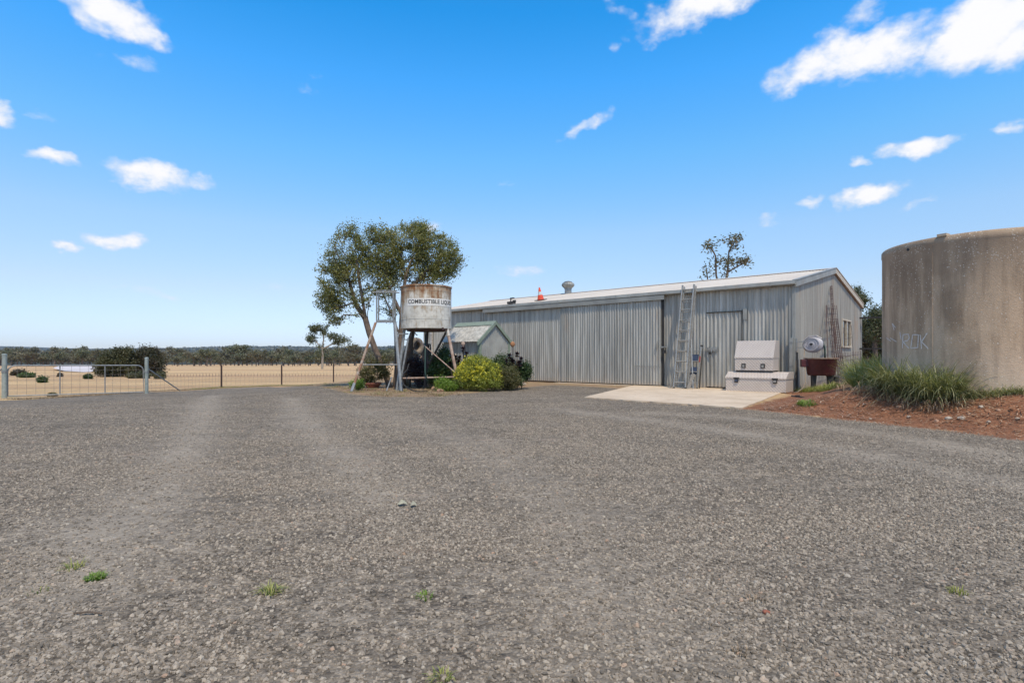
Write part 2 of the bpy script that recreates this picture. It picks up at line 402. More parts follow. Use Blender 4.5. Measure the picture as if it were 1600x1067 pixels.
def m_checker():
    m, t, b = newmat('aluminium_tread_plate'); P = opos(t)
    sep = t.node('ShaderNodeSeparateXYZ'); t.put(sep, 0, P)
    xx = t.m('ADD', sep.outputs[0], sep.outputs[1])
    a = t.m('ADD', xx, sep.outputs[2]); c = t.m('SUBTRACT', xx, sep.outputs[2])
    h = t.m('MAXIMUM', t.m('SINE', t.m('MULTIPLY', a, 62)), t.m('MULTIPLY', t.m('SINE', t.m('MULTIPLY', c, 62)), .7))
    h = t.sstep(h, .3, .8)
    col = t.mix(h, (.49, .425, .37), (.625, .55, .485))
    col = t.mix(t.m('MULTIPLY', t.sstep(t.noise(P, 3, 4, .6), .4, .7), .35), col, (.45, .38, .34))
    t.put(b, 'Base Color', col); b.inputs['Metallic'].default_value = .15; b.inputs['Roughness'].default_value = .38
    bump(t, b, h, .004); return m
M['checker'] = m_checker()
def m_slab():
    m, t, b = newmat('dusty_concrete'); P = wpos(t)
    a = t.noise(P, .9, 6, .66); c = t.noise(P, 5, 5, .7)
    col = t.mix(t.sstep(a, .38, .66), (.57, .46, .34), (.47, .37, .265))
    col = t.mix(t.m('MULTIPLY', t.sstep(c, .5, .7), .5), col, (.36, .25, .16))
    col = t.mix(t.sstep(t.noise(P, 2.3, 6, .75), .62, .72), col, (.30, .19, .12))
    t.put(b, 'Base Color', col); b.inputs['Roughness'].default_value = .9
    bump(t, b, c, .004); return m
M['slab'] = m_slab()
def m_gravelstone():
    m, t, b = newmat('crushed_rock_chip'); r = objrand(t)
    col = t.ramp(r, [(0, (.108, .091, .069)), (.3, (.20, .17, .132)), (.65, (.28, .237, .185)), (.9, (.345, .295, .228)), (.975, (.39, .345, .275)), (1, (.33, .225, .155))])
    big = t.noise(wpos(t), .55, 3, .6)
    col = t.mix(1.0, col, t.mix(big, (.88, .90, .95), (1.1, 1.04, .98)), 'MULTIPLY')
    t.put(b, 'Base Color', col); b.inputs['Roughness'].default_value = .9; return m
M['chip'] = m_gravelstone()
def m_water():
    m, t, b = newmat('dam_water'); P = wpos(t)
    t.put(b, 'Base Color', (.60, .52, .49, 1)); b.inputs['Roughness'].default_value = .5  # reflection of the pale sky put into the base colour
    b.inputs['Specular IOR Level'].default_value = .3; return m
M['water'] = m_water()
# ------------------------------------------------------------------ ground: one sheet out to the horizon
def axis(lo, hi, fine_lo, fine_hi, step, grow):
    a = list(np.arange(fine_lo, fine_hi+1e-6, step)); s = step; x = a[-1]
    while x < hi: s *= grow; x += s; a.append(x)
    s = step; x = a[0]; b = []
    while x > lo: s *= grow; x -= s; b.append(x)
    return np.array(b[::-1]+a)
def g2(px, py): p = G(px, py); return (p.x, p.y)
GRAVEL = [(-60, -40), (-32, 8), (-20.5, 17.6), g2(0, 626), g2(60, 623), g2(150, 618), g2(225, 612.5), g2(283, 611), g2(340, 607), g2(420, 604), g2(480, 603), g2(512, 606),
          g2(545, 615), g2(600, 620), g2(680, 620), g2(760, 612), g2(830, 604), g2(868, 601.5), g2(905, 603), g2(960, 606.5), g2(985, 609), g2(913, 621.6), g2(1160, 638.5),
          (6.35, 11.0), (6.85, 9.87), (7.15, 8.86), (7.36, 7.98), (8.4, 5.6), (13, 4.5), (40, -5), (40, -40)]
RED = [(5.2, 12.9), (6.2, 11.0), (6.7, 9.8), (7.0, 8.8), (7.2, 7.9), (8.2, 5.4), (13, 4.2), (40, -4), (40, 40), (20, 34), (17.4, 27.7), (9.3, 19.5), (8.5, 17.1)]
BED = [g2(500, 604), g2(545, 616), g2(600, 621), g2(680, 621), g2(760, 613), g2(830, 605), g2(868, 602), g2(905, 604), g2(985, 609), (9.2, 19.6), (-5.7, 33), (-12, 34), (-12.5, 27)]
REDL = [(-40, 12), (-19.8, 16.6), (-17.6, 18.3), (-19, 19.6), (-40, 24)]
TRK = [[(455, 622), (470, 650), (500, 685), (545, 722), (600, 780)], [(332, 618), (318, 640), (296, 690), (235, 770), (120, 900)],
       [(1010, 645), (1150, 652), (1300, 668), (1450, 690), (1620, 722)], [(880, 640), (1100, 668), (1300, 700), (1620, 765)], [(560, 640), (760, 700), (900, 800), (1000, 1000)]]
xs = axis(-6500, 6500, -22, 18, .22, 1.09); ys = axis(-1500, 6500, 1, 36, .22, 1.07)
X, Y = np.meshgrid(xs, ys); X = X.ravel(); Y = Y.ravel(); Z = terrain(X, Y)
nx, ny = len(xs), len(ys); idx = np.arange(nx*ny).reshape(ny, nx)
Fq = np.stack([idx[:-1, :-1].ravel(), idx[:-1, 1:].ravel(), idx[1:, 1:].ravel(), idx[1:, :-1].ravel()], 1)
near = (np.hypot(X, Y-15) < 60)
hm = sd_poly(X, Y, MOUND)
bumpy = np.array([mnoise.fractal(Vector((x*1.7, y*1.7, 3)), .8, 2.1, 4) if n and h > -.3 else 0 for x, y, n, h in zip(X, Y, near, hm)])
Z = Z+bumpy*.05*smooth(0, 1.0, hm)
ground = meshobj('ground', np.stack([X, Y, Z], 1), Fq, None, smooth=True); tag(ground, kind='structure')
def attr(o, name, arr):
    a = o.data.attributes.new(name, 'FLOAT', 'POINT'); a.data.foreach_set('value', np.ascontiguousarray(arr, dtype=np.float32))
clampd = lambda d: np.clip(d, -3, 3)
def seg_dist(X, Y, pts):
    d = np.full(X.shape, 1e9)
    for (ax, ay), (bx, by) in zip(pts, pts[1:]):
        ex, ey = bx-ax, by-ay; L = ex*ex+ey*ey+1e-9; tt = np.clip(((X-ax)*ex+(Y-ay)*ey)/L, 0, 1)
        d = np.minimum(d, np.hypot(X-ax-tt*ex, Y-ay-tt*ey))
    return d
trkw = [[g2(*p) for p in tr] for tr in TRK]
trk = np.zeros_like(X)
for tr, w in zip(trkw, (.36, .40, .35, .35, .5)): trk = np.maximum(trk, np.exp(-(seg_dist(X, Y, tr)/w)**2)*(.55 if tr is trkw[4] else 1))
attr(ground, 'gravel', clampd(sd_poly(X, Y, GRAVEL))); attr(ground, 'red', clampd(np.maximum(sd_poly(X, Y, RED), sd_poly(X, Y, REDL))))
attr(ground, 'bed', clampd(sd_poly(X, Y, BED))); attr(ground, 'track', trk)

def m_ground():
    m, t, b = newmat('yard_and_paddock'); P = wpos(t)
    at = lambda n: t.node('ShaderNodeAttribute', attribute_name=n).outputs['Fac']
    sep = t.node('ShaderNodeSeparateXYZ'); t.put(sep, 0, P)
    dist = t.vm('LENGTH', P, out=1)
    # gravel
    chips = t.node('ShaderNodeTexVoronoi'); t.put(chips, 'Vector', P); chips.inputs['Scale'].default_value = 60
    cc = t.node('ShaderNodeSeparateColor'); t.put(cc, 0, chips.outputs['Color'])
    chips2 = t.node('ShaderNodeTexVoronoi'); t.put(chips2, 'Vector', P); chips2.inputs['Scale'].default_value = 17
    cc2 = t.node('ShaderNodeSeparateColor'); t.put(cc2, 0, chips2.outputs['Color'])
    v = t.m('ADD', t.m('MULTIPLY', cc.outputs[0], .55), t.m('MULTIPLY', cc2.outputs[0], .45))
    gcol = t.ramp(v, [(.05, (.07, .058, .045)), (.35, (.16, .134, .104)), (.6, (.235, .199, .156)), (.85, (.315, .267, .21)), (1, (.43, .37, .295))])
    patch = t.noise(t.vm('MULTIPLY', P, (.6, 1.3, 1)), .75, 5, .65)
    ridge_shade = t.noise(t.vm('MULTIPLY', P, (.7, 1.6, 1)), 3.2, 5, .7)  # dark streaks paint in the shade of low stone ridges
    tone = t.m('ADD', t.lin(patch, .3, .7, .76, 1.16), t.lin(ridge_shade, .32, .68, -.22, .17))
    gcol = t.mix(1.0, gcol, t.vm('SCALE', (1, .985, .97), tone), 'MULTIPLY')
    fines = t.m('ADD', t.m('MULTIPLY', at('track'), t.sstep(t.noise(P, 2.2, 4, .6), .1, .5)), t.m('MULTIPLY', t.sstep(patch, .56, .74), .35), clamp=True)
    gcol = t.mix(t.m('MULTIPLY', fines, .5), gcol, t.mix(t.noise(P, 30, 3, .7), (.29, .247, .195), (.41, .352, .28)))
    # bare tan scuffs
    scuff = t.m('MULTIPLY', t.sstep(t.noise(t.vm('MULTIPLY', P, (.6, 1.5, 1)), 1.3, 5, .6), .62, .72), .6)
    gcol = t.mix(scuff, gcol, (.34, .245, .18))
    # red soil
    n1 = t.noise(P, 2.6, 6, .68); n2 = t.noise(P, 19, 5, .7)
    rcol = t.mix(t.sstep(n1, .35, .66), (.29, .13, .068), (.185, .082, .045))
    rcol = t.mix(t.sstep(n2, .52, .72), rcol, (.36, .205, .125))
    rcol = t.mix(t.m('MULTIPLY', t.m('LESS_THAN', t.vor(P, 15), .2), t.m('GREATER_THAN', n2, .5)), rcol, (.50, .36, .24))
    # dry garden bed
    bcol = t.mix(t.sstep(t.noise(P, 1.6, 6, .66), .4, .64), (.30, .20, .13), (.36, .275, .15))
    bcol = t.mix(t.sstep(t.noise(P, 9, 5, .7), .52, .68), bcol, (.235, .135, .085))
    # paddock
    P3 = t.vm('MULTIPLY', P, (.012, .16, 0)); st = t.noise(P3, 1.0, 5, .6); st2 = t.noise(t.vm('MULTIPLY', P, (.004, .03, 0)), 1.0, 4, .6)
    pc = t.mix(t.sstep(st, .38, .64), (.68, .475, .25), (.54, .37, .195))
    pc = t.mix(t.sstep(st2, .38, .58), pc, (.44, .28, .16))
    pc = t.mix(t.m('MULTIPLY', t.sstep(t.noise(P, 3.5, 6, .7), .45, .65), .45), pc, (.34, .24, .12))
    gre = t.m('MULTIPLY', t.sstep(t.noise(P, .55, 4, .6), .52, .66), t.m('SUBTRACT', 1.0, t.sstep(dist, 24, 42)))
    pc = t.mix(t.m('MULTIPLY', gre, .5), pc, (.24, .23, .07))
    # timbered hills
    hc = t.mix(t.sstep(t.noise(P, .012, 6, .7), .35, .65), (.045, .05, .042), (.085, .088, .066))
    col = t.mix(t.sstep(t.m('ADD', dist, t.m('MULTIPLY', t.noise(P, .003, 4, .6), 700)), 1000, 1100), pc, hc)
    wob = t.m('MULTIPLY', t.m('SUBTRACT', t.noise(P, 3.5, 6, .7), .5), 1.0)
    wob2 = t.m('ADD', wob, t.m('MULTIPLY', t.m('SUBTRACT', t.noise(P, 25, 3, .7), .5), .5))
    col = t.mix(t.sstep(t.m('ADD', at('bed'), wob), -.1, .1), col, bcol)
    col = t.mix(t.sstep(t.m('ADD', at('gravel'), wob2), -.12, .12), col, gcol)
    col = t.mix(t.sstep(t.m('ADD', at('red'), t.m('MULTIPLY', wob2, 1.2)), -.12, .2), col, rcol)
    t.put(b, 'Base Color', col); b.inputs['Roughness'].default_value = .95; b.inputs['Specular IOR Level'].default_value = .2
    dome = t.m('SUBTRACT', 1.0, chips.outputs['Distance'])
    h = t.m('ADD', t.m('MULTIPLY', dome, .6), t.m('ADD', t.m('MULTIPLY', cc.outputs[1], .7), t.m('MULTIPLY', cc2.outputs[1], 1.3)))
    h = t.m('ADD', h, t.m('MULTIPLY', n2, 1.2))
    h = t.m('MULTIPLY', h, t.lin(fines, 0, 1, 1, .5))
    bn = t.node('ShaderNodeBump'); t.put(bn, 'Height', h); bn.inputs['Distance'].default_value = .016
    bn.inputs['Strength'].default_value = .9
    t.l.new(bn.outputs[0], b.inputs['Normal']); return m
M['ground'] = m_ground(); ground.data.materials.append(M['ground'])

# loose gravel chips: instanced crushed stones on the yard
gx = np.arange(-13, 14.01, .2); gy = np.arange(1.0, 21.01, .2)
GXX, GYY = np.meshgrid(gx, gy); GXX = GXX.ravel(); GYY = GYY.ravel(); gi = np.arange(len(gx)*len(gy)).reshape(len(gy), len(gx))
keep = (np.abs(GXX) < GYY*1.05+1.3)
fq = np.stack([gi[:-1, :-1].ravel(), gi[:-1, 1:].ravel(), gi[1:, 1:].ravel(), gi[1:, :-1].ravel()], 1)
fq = fq[keep[fq].all(1)]
grav = meshobj('gravel', np.stack([GXX, GYY, terrain(GXX, GYY)+.001], 1), fq, None); tag(grav, kind='stuff')
dd = np.hypot(GXX, GYY)
pn = np.array([mnoise.fractal(Vector((x*.6, y*1.2, 9)), .9, 2.1, 3) for x, y in zip(GXX, GYY)])
tk = np.zeros_like(GXX)
for tr in trkw: tk = np.maximum(tk, np.exp(-(seg_dist(GXX, GYY, tr)/.6)**2))
dens = np.interp(dd, [2, 5, 8, 12, 20, 23], [5600, 4400, 2300, 900, 240, 60])*np.clip(.7+pn*1.5, .3, 1.2)*(1-.6*tk)*smooth(-.05, .12, sd_poly(GXX, GYY, GRAVEL)+.1*pn)
attr(grav, 'dens', dens)
def gravel_nodes():
    ng = bpy.data.node_groups.new('gravel_scatter', 'GeometryNodeTree')
    ng.interface.new_socket('Geometry', in_out='INPUT', socket_type='NodeSocketGeometry'); ng.interface.new_socket('Geometry', in_out='OUTPUT', socket_type='NodeSocketGeometry')
    t = NT(ng); gi_ = t.node('NodeGroupInput'); go = t.node('NodeGroupOutput')
    na = t.node('GeometryNodeInputNamedAttribute', data_type='FLOAT'); na.inputs[0].default_value = 'dens'
    dp = t.node('GeometryNodeDistributePointsOnFaces'); t.l.new(gi_.outputs[0], dp.inputs['Mesh']); t.l.new(na.outputs[0], dp.inputs['Density']); dp.inputs['Seed'].default_value = 4
    g2i = t.node('GeometryNodeGeometryToInstance')
    for k in range(6):
        ico = t.node('GeometryNodeMeshIcoSphere'); ico.inputs['Radius'].default_value = 1; ico.inputs['Subdivisions'].default_value = 1 if k < 4 else 2
        sp = t.node('GeometryNodeSetPosition'); t.l.new(ico.outputs[0], sp.inputs[0])
        pos = t.node('GeometryNodeInputPosition')
        nz = t.node('ShaderNodeTexNoise'); t.l.new(t.vm('ADD', pos.outputs[0], (k*7.3, k*3.1, k)), nz.inputs['Vector']); nz.inputs['Scale'].default_value = 1.3
        t.l.new(t.vm('SCALE', t.vm('SUBTRACT', nz.outputs[1], (.5, .5, .5)), 1.9), sp.inputs['Offset'])
        sm = t.node('GeometryNodeSetMaterial'); t.l.new(sp.outputs[0], sm.inputs[0]); sm.inputs['Material'].default_value = M['chip']
        t.l.new(sm.outputs[0], g2i.inputs[0])
    ip = t.node('GeometryNodeInstanceOnPoints'); t.l.new(dp.outputs[0], ip.inputs[0]); t.l.new(g2i.outputs[0], ip.inputs['Instance']); ip.inputs['Pick Instance'].default_value = True
    def rv(typ, lo, hi, seed):
        r = t.node('FunctionNodeRandomValue', data_type=typ)
        o = 0 if typ == 'FLOAT_VECTOR' else 1
        if typ == 'FLOAT_VECTOR': r.inputs[0].default_value = lo; r.inputs[1].default_value = hi
        else: r.inputs[2].default_value = lo; r.inputs[3].default_value = hi
        r.inputs['Seed'].default_value = seed; return r.outputs[0 if typ == 'FLOAT_VECTOR' else 1]
    ri = t.node('FunctionNodeRandomValue', data_type='INT'); ri.inputs[4].default_value = 0; ri.inputs[5].default_value = 5; t.l.new(ri.outputs[2], ip.inputs['Instance Index'])
    t.l.new(rv('FLOAT_VECTOR', (-.5, -.5, 0), (.5, .5, 6.28), 2), ip.inputs['Rotation'])
    s = t.m('POWER', rv('FLOAT', 0, 1, 3), 2.6); s = t.m('MULTIPLY_ADD', s, .0085, .0044)
    t.l.new(t.vm('SCALE', rv('FLOAT_VECTOR', (.75, .7, .55), (1.35, 1.1, 1.1), 5), s), ip.inputs['Scale'])
    t.l.new(ip.outputs[0], go.inputs[0]); return ng
md = grav.modifiers.new('scatter', 'NODES'); md.node_group = gravel_nodes()
grav.data.materials.append(M['chip'])

# concrete slab and door apron
def slab(name, pts, z0, z1, mat):
    b = MB(); b.hull([[Vector((x, y, z0)) for x, y in pts], [Vector((x, y, z1)) for x, y in pts]])
    o = b.build(name, mat); tag(o, kind='structure'); return o
def fr(u, off): p = SC+AU*u-AV*off; return (p.x, p.y)
a0 = g2(913, 621.6); a1 = g2(1160, 638.6); aR = fr(-.25, .03); aL = fr(U(992), .03)
def rag(p, q, n, amp):
    p = Vector(p); q = Vector(q); nrm = Vector((-(q-p).y, (q-p).x)).normalized()
    return [tuple(p.lerp(q, i/n)+nrm*(random.uniform(-amp, amp) if 0 < i < n else 0)) for i in range(n)]
slab('concrete_slab', rag(a0, a1, 30, .045)+rag(a1, aR, 16, .02)+[aR, aL], -.1, .028, M['slab'])
slab('door_apron', [fr(U(874), .45), fr(U(992)-.05, .45), fr(U(992)-.05, .03), fr(U(874), .03)], -.1, .02, M['slab'])
# water of the dam in the paddock, pale with painted sky reflection
dp = [G(px, py) for px, py in [(82, 578.5), (95, 576.6), (125, 576.0), (160, 576.0), (200, 577), (206, 579), (175, 581), (130, 581.6), (100, 580.8)]]
b = MB(); zc = max(p.z for p in dp)+.05; b.add([Vector((p.x, p.y, zc)) for p in dp], [tuple(range(len(dp)))]); o = b.build('dam_water', M['water']); tag(o, kind='structure')

# timbered hills behind the paddock: canopy relief
ha = np.linspace(-1.5, 1.5, 700); hr = np.geomspace(1500, 4300, 46)
HA, HR = np.meshgrid(ha, hr); hx = (HR*np.sin(HA)).ravel(); hy = (HR*np.cos(HA)).ravel()
hz = terrain(hx, hy)+rng.uniform(3, 12, hx.shape)
hi_ = np.arange(len(hx)).reshape(len(hr), len(ha)); hf = np.stack([hi_[:-1, :-1].ravel(), hi_[:-1, 1:].ravel(), hi_[1:, 1:].ravel(), hi_[1:, :-1].ravel()], 1)
M['hill'] = simple('hill_forest', (.052, .058, .045), (.095, .095, .068), rough=1, scale=.012, c3=(.12, .11, .08), s3=.006, spec=0)
ho = meshobj('forested_hills', np.stack([hx, hy, hz], 1), hf, M['hill']); tag(ho, kind='structure')
# ------------------------------------------------------------------ the long steel shed
shed = thing('farm_shed', 'long farm shed of grey corrugated steel with pale roof and sliding doors', 'shed', SC, SROT)
PITCH, AMP = .127, .022
def corr(a, b, axis, plane, z0, ztop, pitch=PITCH, amp=AMP, out=-1, ph=0):
    """upright corrugated sheet from a to b along axis ('u' or 'v'); ztop is a function of the position"""
    n = max(2, int(round((b-a)/pitch*6))); P = []
    for i in range(n+1):
        s = a+(b-a)*i/n; d = plane+out*amp*math.cos((s-ph)/pitch*2*math.pi)
        for z in (z0, ztop(s)): P.append((s, d, z) if axis == 'u' else (d, s, z))
    m = MB(); m.add(P, [(2*i, 2*i+2, 2*i+3, 2*i+1) for i in range(n)]); return m
SHEET = .762
ptA, ptB, ptT = U(1105), U(1160), ZU(1130, 487)          # personnel door
u = 0.0; k = 0
while u > -SL+.01:
    v = max(u-SHEET, -SL); z0 = .03
    z = EAVE-.02
    if v < ptA < u or v < ptB < u or (ptA <= v and u <= ptB):
        # pieces beside and above the door opening
        for a, c, zz in ((v, min(u, ptA), z0), (max(v, ptA), min(u, ptB), ptT), (max(v, ptB), u, z0)):
            if c-a > .03: corr(a, c, 'u', 0, zz, lambda s: z).build('wall_sheet', M['wall'], shed, smooth=True)
    else: corr(v, u, 'u', 0+.003*(k % 2), z0, lambda s: z).build('wall_sheet', M['wall'], shed, smooth=True)
    u = v; k += 1
slope = (RIDGE-EAVE)/(SW/2)
gz = lambda s: EAVE-.03+slope*min(s, SW-s)
v = 0.0; k = 0
while v < SW-.01:
    w = min(v+SHEET, SW); wins = []
    w0, w1, wz0, wz1 = V(1314.5), V(1328), ZV(1321, 542), ZV(1321, 500.5)
    segs = sorted({v, w}|{q for q in (w0, w1) if v < q < w})
    for a, c in zip(segs, segs[1:]):
        mid = (a+c)/2
        if w0 < mid < w1:
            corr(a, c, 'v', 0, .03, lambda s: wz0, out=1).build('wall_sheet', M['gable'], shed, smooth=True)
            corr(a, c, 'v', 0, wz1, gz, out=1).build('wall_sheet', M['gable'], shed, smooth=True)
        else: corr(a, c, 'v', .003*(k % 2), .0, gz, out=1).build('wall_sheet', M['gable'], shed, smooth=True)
    v = w; k += 1
# hidden sides close the building
m = MB(); m.add([(-SL, 0, 0), (-SL, SW, 0), (-SL, SW, EAVE-.03), (-SL, SW/2, RIDGE-.03), (-SL, 0, EAVE-.03)], [(0, 1, 2, 3, 4)])
m.add([(-SL, SW, 0), (0, SW, 0), (0, SW, EAVE-.03), (-SL, SW, EAVE-.03)], [(0, 1, 2, 3)]); m.build('rear_wall', M['wall'], shed)
# roof sheets
def roof_sheet(a, c, front):
    n = max(2, int(round((c-a)/PITCH*6))); P = []
    for i in range(n+1):
        s = a+(c-a)*i/n; h = .02*math.cos(s/PITCH*2*math.pi)
        for q in (-.1, SW/2+.0):
            vv = q if front else SW-q
            P.append((s, vv, EAVE+.02+slope*q+h))
    fs = [(2*i, 2*i+2, 2*i+3, 2*i+1) for i in range(n)]
    if not front: fs = [f[::-1] for f in fs]
    m = MB(); m.add(P, fs); return m
u = .12
while u > -SL-.15:
    v = max(u-SHEET, -SL-.16)
    for fsd in (True, False): roof_sheet(v, u, fsd).build('roof_sheet', M['roof'], shed, smooth=True)
    u = v
# ridge cap with a scalloped edge
m = MB(); n = int((SL+.3)/PITCH*2)
for sgn in (-1, 1):
    P = []
    for i in range(n+1):
        s = .13-(SL+.3)*i/n; d = .2+(.03 if i % 2 else 0)
        P += [(s, SW/2, RIDGE+.075), (s, SW/2+sgn*d, RIDGE+.06-slope*d)]
    m.add(P, [(2*i, 2*i+1, 2*i+3, 2*i+2) for i in range(n)])
m.build('ridge_cap', M['roof'], shed)
# gutter in three lengths with joint straps
gl = [(.1, -6.2), (-6.2, -12.4), (-12.4, -SL-.12)]
for a, c in gl:
    m = MB(); pr = [(-.235, .02), (-.245, -.10), (-.20, -.125), (-.14, -.125), (-.112, -.10), (-.112, .0), (-.118, .0), (-.122, -.09), (-.23, -.09), (-.228, .02)]
    m.hull([[Vector((a-.004, p, EAVE+z)) for p, z in pr], [Vector((c+.004, p, EAVE+z)) for p, z in pr]]); m.build('gutter', M['trimpale'], shed)
for i in range(13):
    m = MB(); s = -.7-i*1.55; m.box((s, -.178, EAVE-.055), (.025, .142, .155)); m.build('gutter_strap', M['trim'], shed)
m = MB(); m.box((-SL/2, -.06, EAVE-.07), (SL, .10, .13)); m.build('fascia', M['trim'], shed)
# barge flashings on the gable
for sg in (0, 1):
    m = MB()
    def bp(q, dz, x): vv = q if not sg else SW-q; return Vector((x, vv, EAVE+slope*q+dz))
    for (z0, z1, x0, x1) in ((-.17, .05, .035, .115), (.052, .075, -.02, .135)):
        lo, hi = (-.11, SW/2) ; m.hull([[bp(lo, z0, x0), bp(lo, z0, x1), bp(lo, z1, x1), bp(lo, z1, x0)], [bp(hi, z0, x0), bp(hi, z0, x1), bp(hi, z1, x1), bp(hi, z1, x0)]])
    m.build('barge_board', M['trimpale'] if not sg else M['cream'], shed)
# corner flashing
m = MB(); m.box((-.01, -.036, 1.87), (.07, .02, 3.6)); m.box((.036, -.01, 1.87), (.02, .07, 3.6)); m.build('corner_flashing', M['trimpale'], shed)
m = MB(); m.box((.03, SW-.03, 1.85), (.05, .14, 3.6)); m.build('corner_flashing', M['trimpale'], shed)
# sliding doors on an overhead track
dA, dB = U(877, .12), U(1033, .12); dTop = ZU(1033, 466, .12)
def sliding(a, c, off, top, name_mat):
    d = thing('sliding_door', None, None); d.parent = shed; d.name = 'sliding_door'
    n = max(1, round((c-a)/SHEET)); w = (c-a)/n
    for i in range(n): corr(a+i*w, a+(i+1)*w, 'u', -off+.003*(i % 2), .07, lambda s: top, amp=.022).build('door_sheet', name_mat, d, smooth=True)
    f = MB(); f.box(((a+c)/2, -off+.035, .1), (c-a, .04, .08)); f.box(((a+c)/2, -off+.035, top-.05), (c-a, .04, .08))
    for s in (a+.02, c-.02): f.box((s, -off+.035, (top+.07)/2), (.04, .045, top-.1))
    f.build('door_frame', M['trim'], d); return d
bd = sliding(dA, dB, .15, dTop, M['door'])
fl = MB(); x0 = U(992, .15); fl.box(((x0+dB)/2, -.172, ZU(1010, 572, .15)), (dB-x0, .006, .022)); fl.build('cross_strip', M['alu'], bd)
pl = MB(); pu = U(1026, .17); pl.box((pu, -.18, ZU(1026, 540, .15)), (.05, .02, .32)); pl.tube([(pu, -.185, ZU(1026, 535, .15)), (pu, -.23, ZU(1026, 537, .15)), (pu, -.23, ZU(1026, 543, .15)), (pu, -.185, ZU(1026, 545, .15))], .01, 6); pl.build('pull_handle', M['trim'], bd)
sliding(U(757, .07), dA+.5, .07, dTop-.02, M['wall'])
# door track cover
tA, tB = U(755, .2), U(1038, .2)
m = MB(); pr = [(-.05, .10), (-.13, .10), (-.235, .05), (-.235, -.12), (-.215, -.12), (-.215, .03), (-.05, .03)]
zt = dTop+.05
m.hull([[Vector((tA, p, zt+z)) for p, z in pr], [Vector((tB, p, zt+z)) for p, z in pr]]); m.build('door_track_cover', M['trimpale'], shed)
# dark jamb right of the sliding door, with hasp and padlock
m = MB(); uj = U(1036, .05); m.box((uj, -.05, dTop/2), (.09, .06, dTop-.02)); m.build('door_jamb', M['dark'], shed)
m = MB(); uj2 = U(1038, .12); zl = ZU(1038, 547, .12)
m.box((uj2-.02, -.14, zl+.12), (.26, .02, .06)); m.build('hasp', M['trim'], shed)
m = MB(); m.box((uj2+.04, -.19, zl-.06), (.12, .05, .13)); m.tube([(uj2+.0, -.19, zl), (uj2, -.19, zl+.09), (uj2+.04, -.19, zl+.12), (uj2+.08, -.19, zl+.09), (uj2+.08, -.19, zl)], .012, 6); m.build('padlock', M['dark'], shed)
# personnel door
pd = thing('personnel_door', None, None); pd.parent = shed
m = corr(ptA+.008, ptB-.02, 'u', -.005, .07, lambda s: ptT-.03, pitch=.152, amp=.026); m.build('door_sheet', M['wall'], pd, smooth=True)
m = MB(); m.box((ptB-.0, -.034, ptT/2+.03), (.018, .03, ptT)); m.box(((ptA+ptB)/2, -.034, ptT-.015), (ptB-ptA+.03, .034, .035)); m.build('door_gap_trim', M['dark'], pd)
m = MB(); m.box((ptB+.10, -.02, ptT-.12), (.14, .02, .42)); m.build('cover_strip', M['trimpale'], pd)
zl = ZU(1113, 546)
m = MB(); m.box((ptA+.19, -.035, zl), (.46, .018, .17)); m.build('latch_plate', M['alu'], pd)
m = MB(); m.tube([(ptA-.02, -.065, zl-.02), (ptA+.4, -.065, zl-.02)], .014, 6); m.tube([(ptA+.2, -.06, zl), (ptA+.2, -.11, zl-.1), (ptA+.2, -.06, zl-.16)], .014, 6); m.build('slide_bolt', M['galv'], pd)
m = MB(); m.box((ptA+.13, -.08, zl-.14), (.07, .03, .08)); m.build('padlock', M['dark'], pd)
# corner downpipe
m = MB(); m.tube([(.02, -.15, EAVE-.15), (.0, -.1, EAVE-.35), (.0, -.085, 3.3), (.0, -.085, .1)], .0, 4); m = MB()
m.box((-.06, -.095, .95), (.10, .075, 1.8)); m.build('downpipe', M['trimpale'], shed)
for zq in (.9, 1.7): m = MB(); m.box((-.06, -.1, zq), (.12, .09, .04)); m.build('pipe_clamp', M['galv'], shed)
m = MB(); m.box((.09, .06, .68), (.05, .05, 1.35)); m.build('corner_post', M['dark'], shed)
# left end downpipe
m = MB(); ul = U(674, .1); m.box((ul, -.08, 1.9), (.12, .08, 3.6)); m.build('downpipe', M['whitepaint'], shed)
# window in the gable
wn = thing('window', None, None); wn.parent = shed
m = MB(); fw = .07
for (a, c, e, f) in ((w0-.03, w0+fw, wz0-.03, wz1+.03), (w1-fw, w1+.03, wz0-.03, wz1+.03), ((w0+w1)/2-.04, (w0+w1)/2+.04, wz0, wz1)): m.box((.02, (a+c)/2, (e+f)/2), (.08, c-a, f-e))
m.box((.022, (w0+w1)/2, wz1), (.084, w1-w0, fw)); m.box((.03, (w0+w1)/2, wz0), (.11, w1-w0+.14, .06)); m.build('window_frame', M['cream'], wn)
gm, gt, gb = newmat('window_glass'); gb.inputs['Base Color'].default_value = (.03, .035, .04, 1); gb.inputs['Roughness'].default_value = .04; gb.inputs['Specular IOR Level'].default_value = .9; M['glass'] = gm
for a, c in ((w0+fw, (w0+w1)/2-.04), ((w0+w1)/2+.04, w1-fw)):
    m = MB(); m.box((-.01, (a+c)/2, (wz0+wz1)/2), (.01, c-a, wz1-wz0)); m.build('pane', M['glass'], wn)
# two steel arms sticking out of the rear corner
for py0 in (497.5, 545):
    m = MB(); z = ZV(1345, py0); m.box((.42, SW-.25, z), (.95, .06, .08)); m.build('bracket_arm', M['dark'], shed)

def SP(u, v, z): p = SC+AU*u+AV*v; return Vector((p.x, p.y, z))
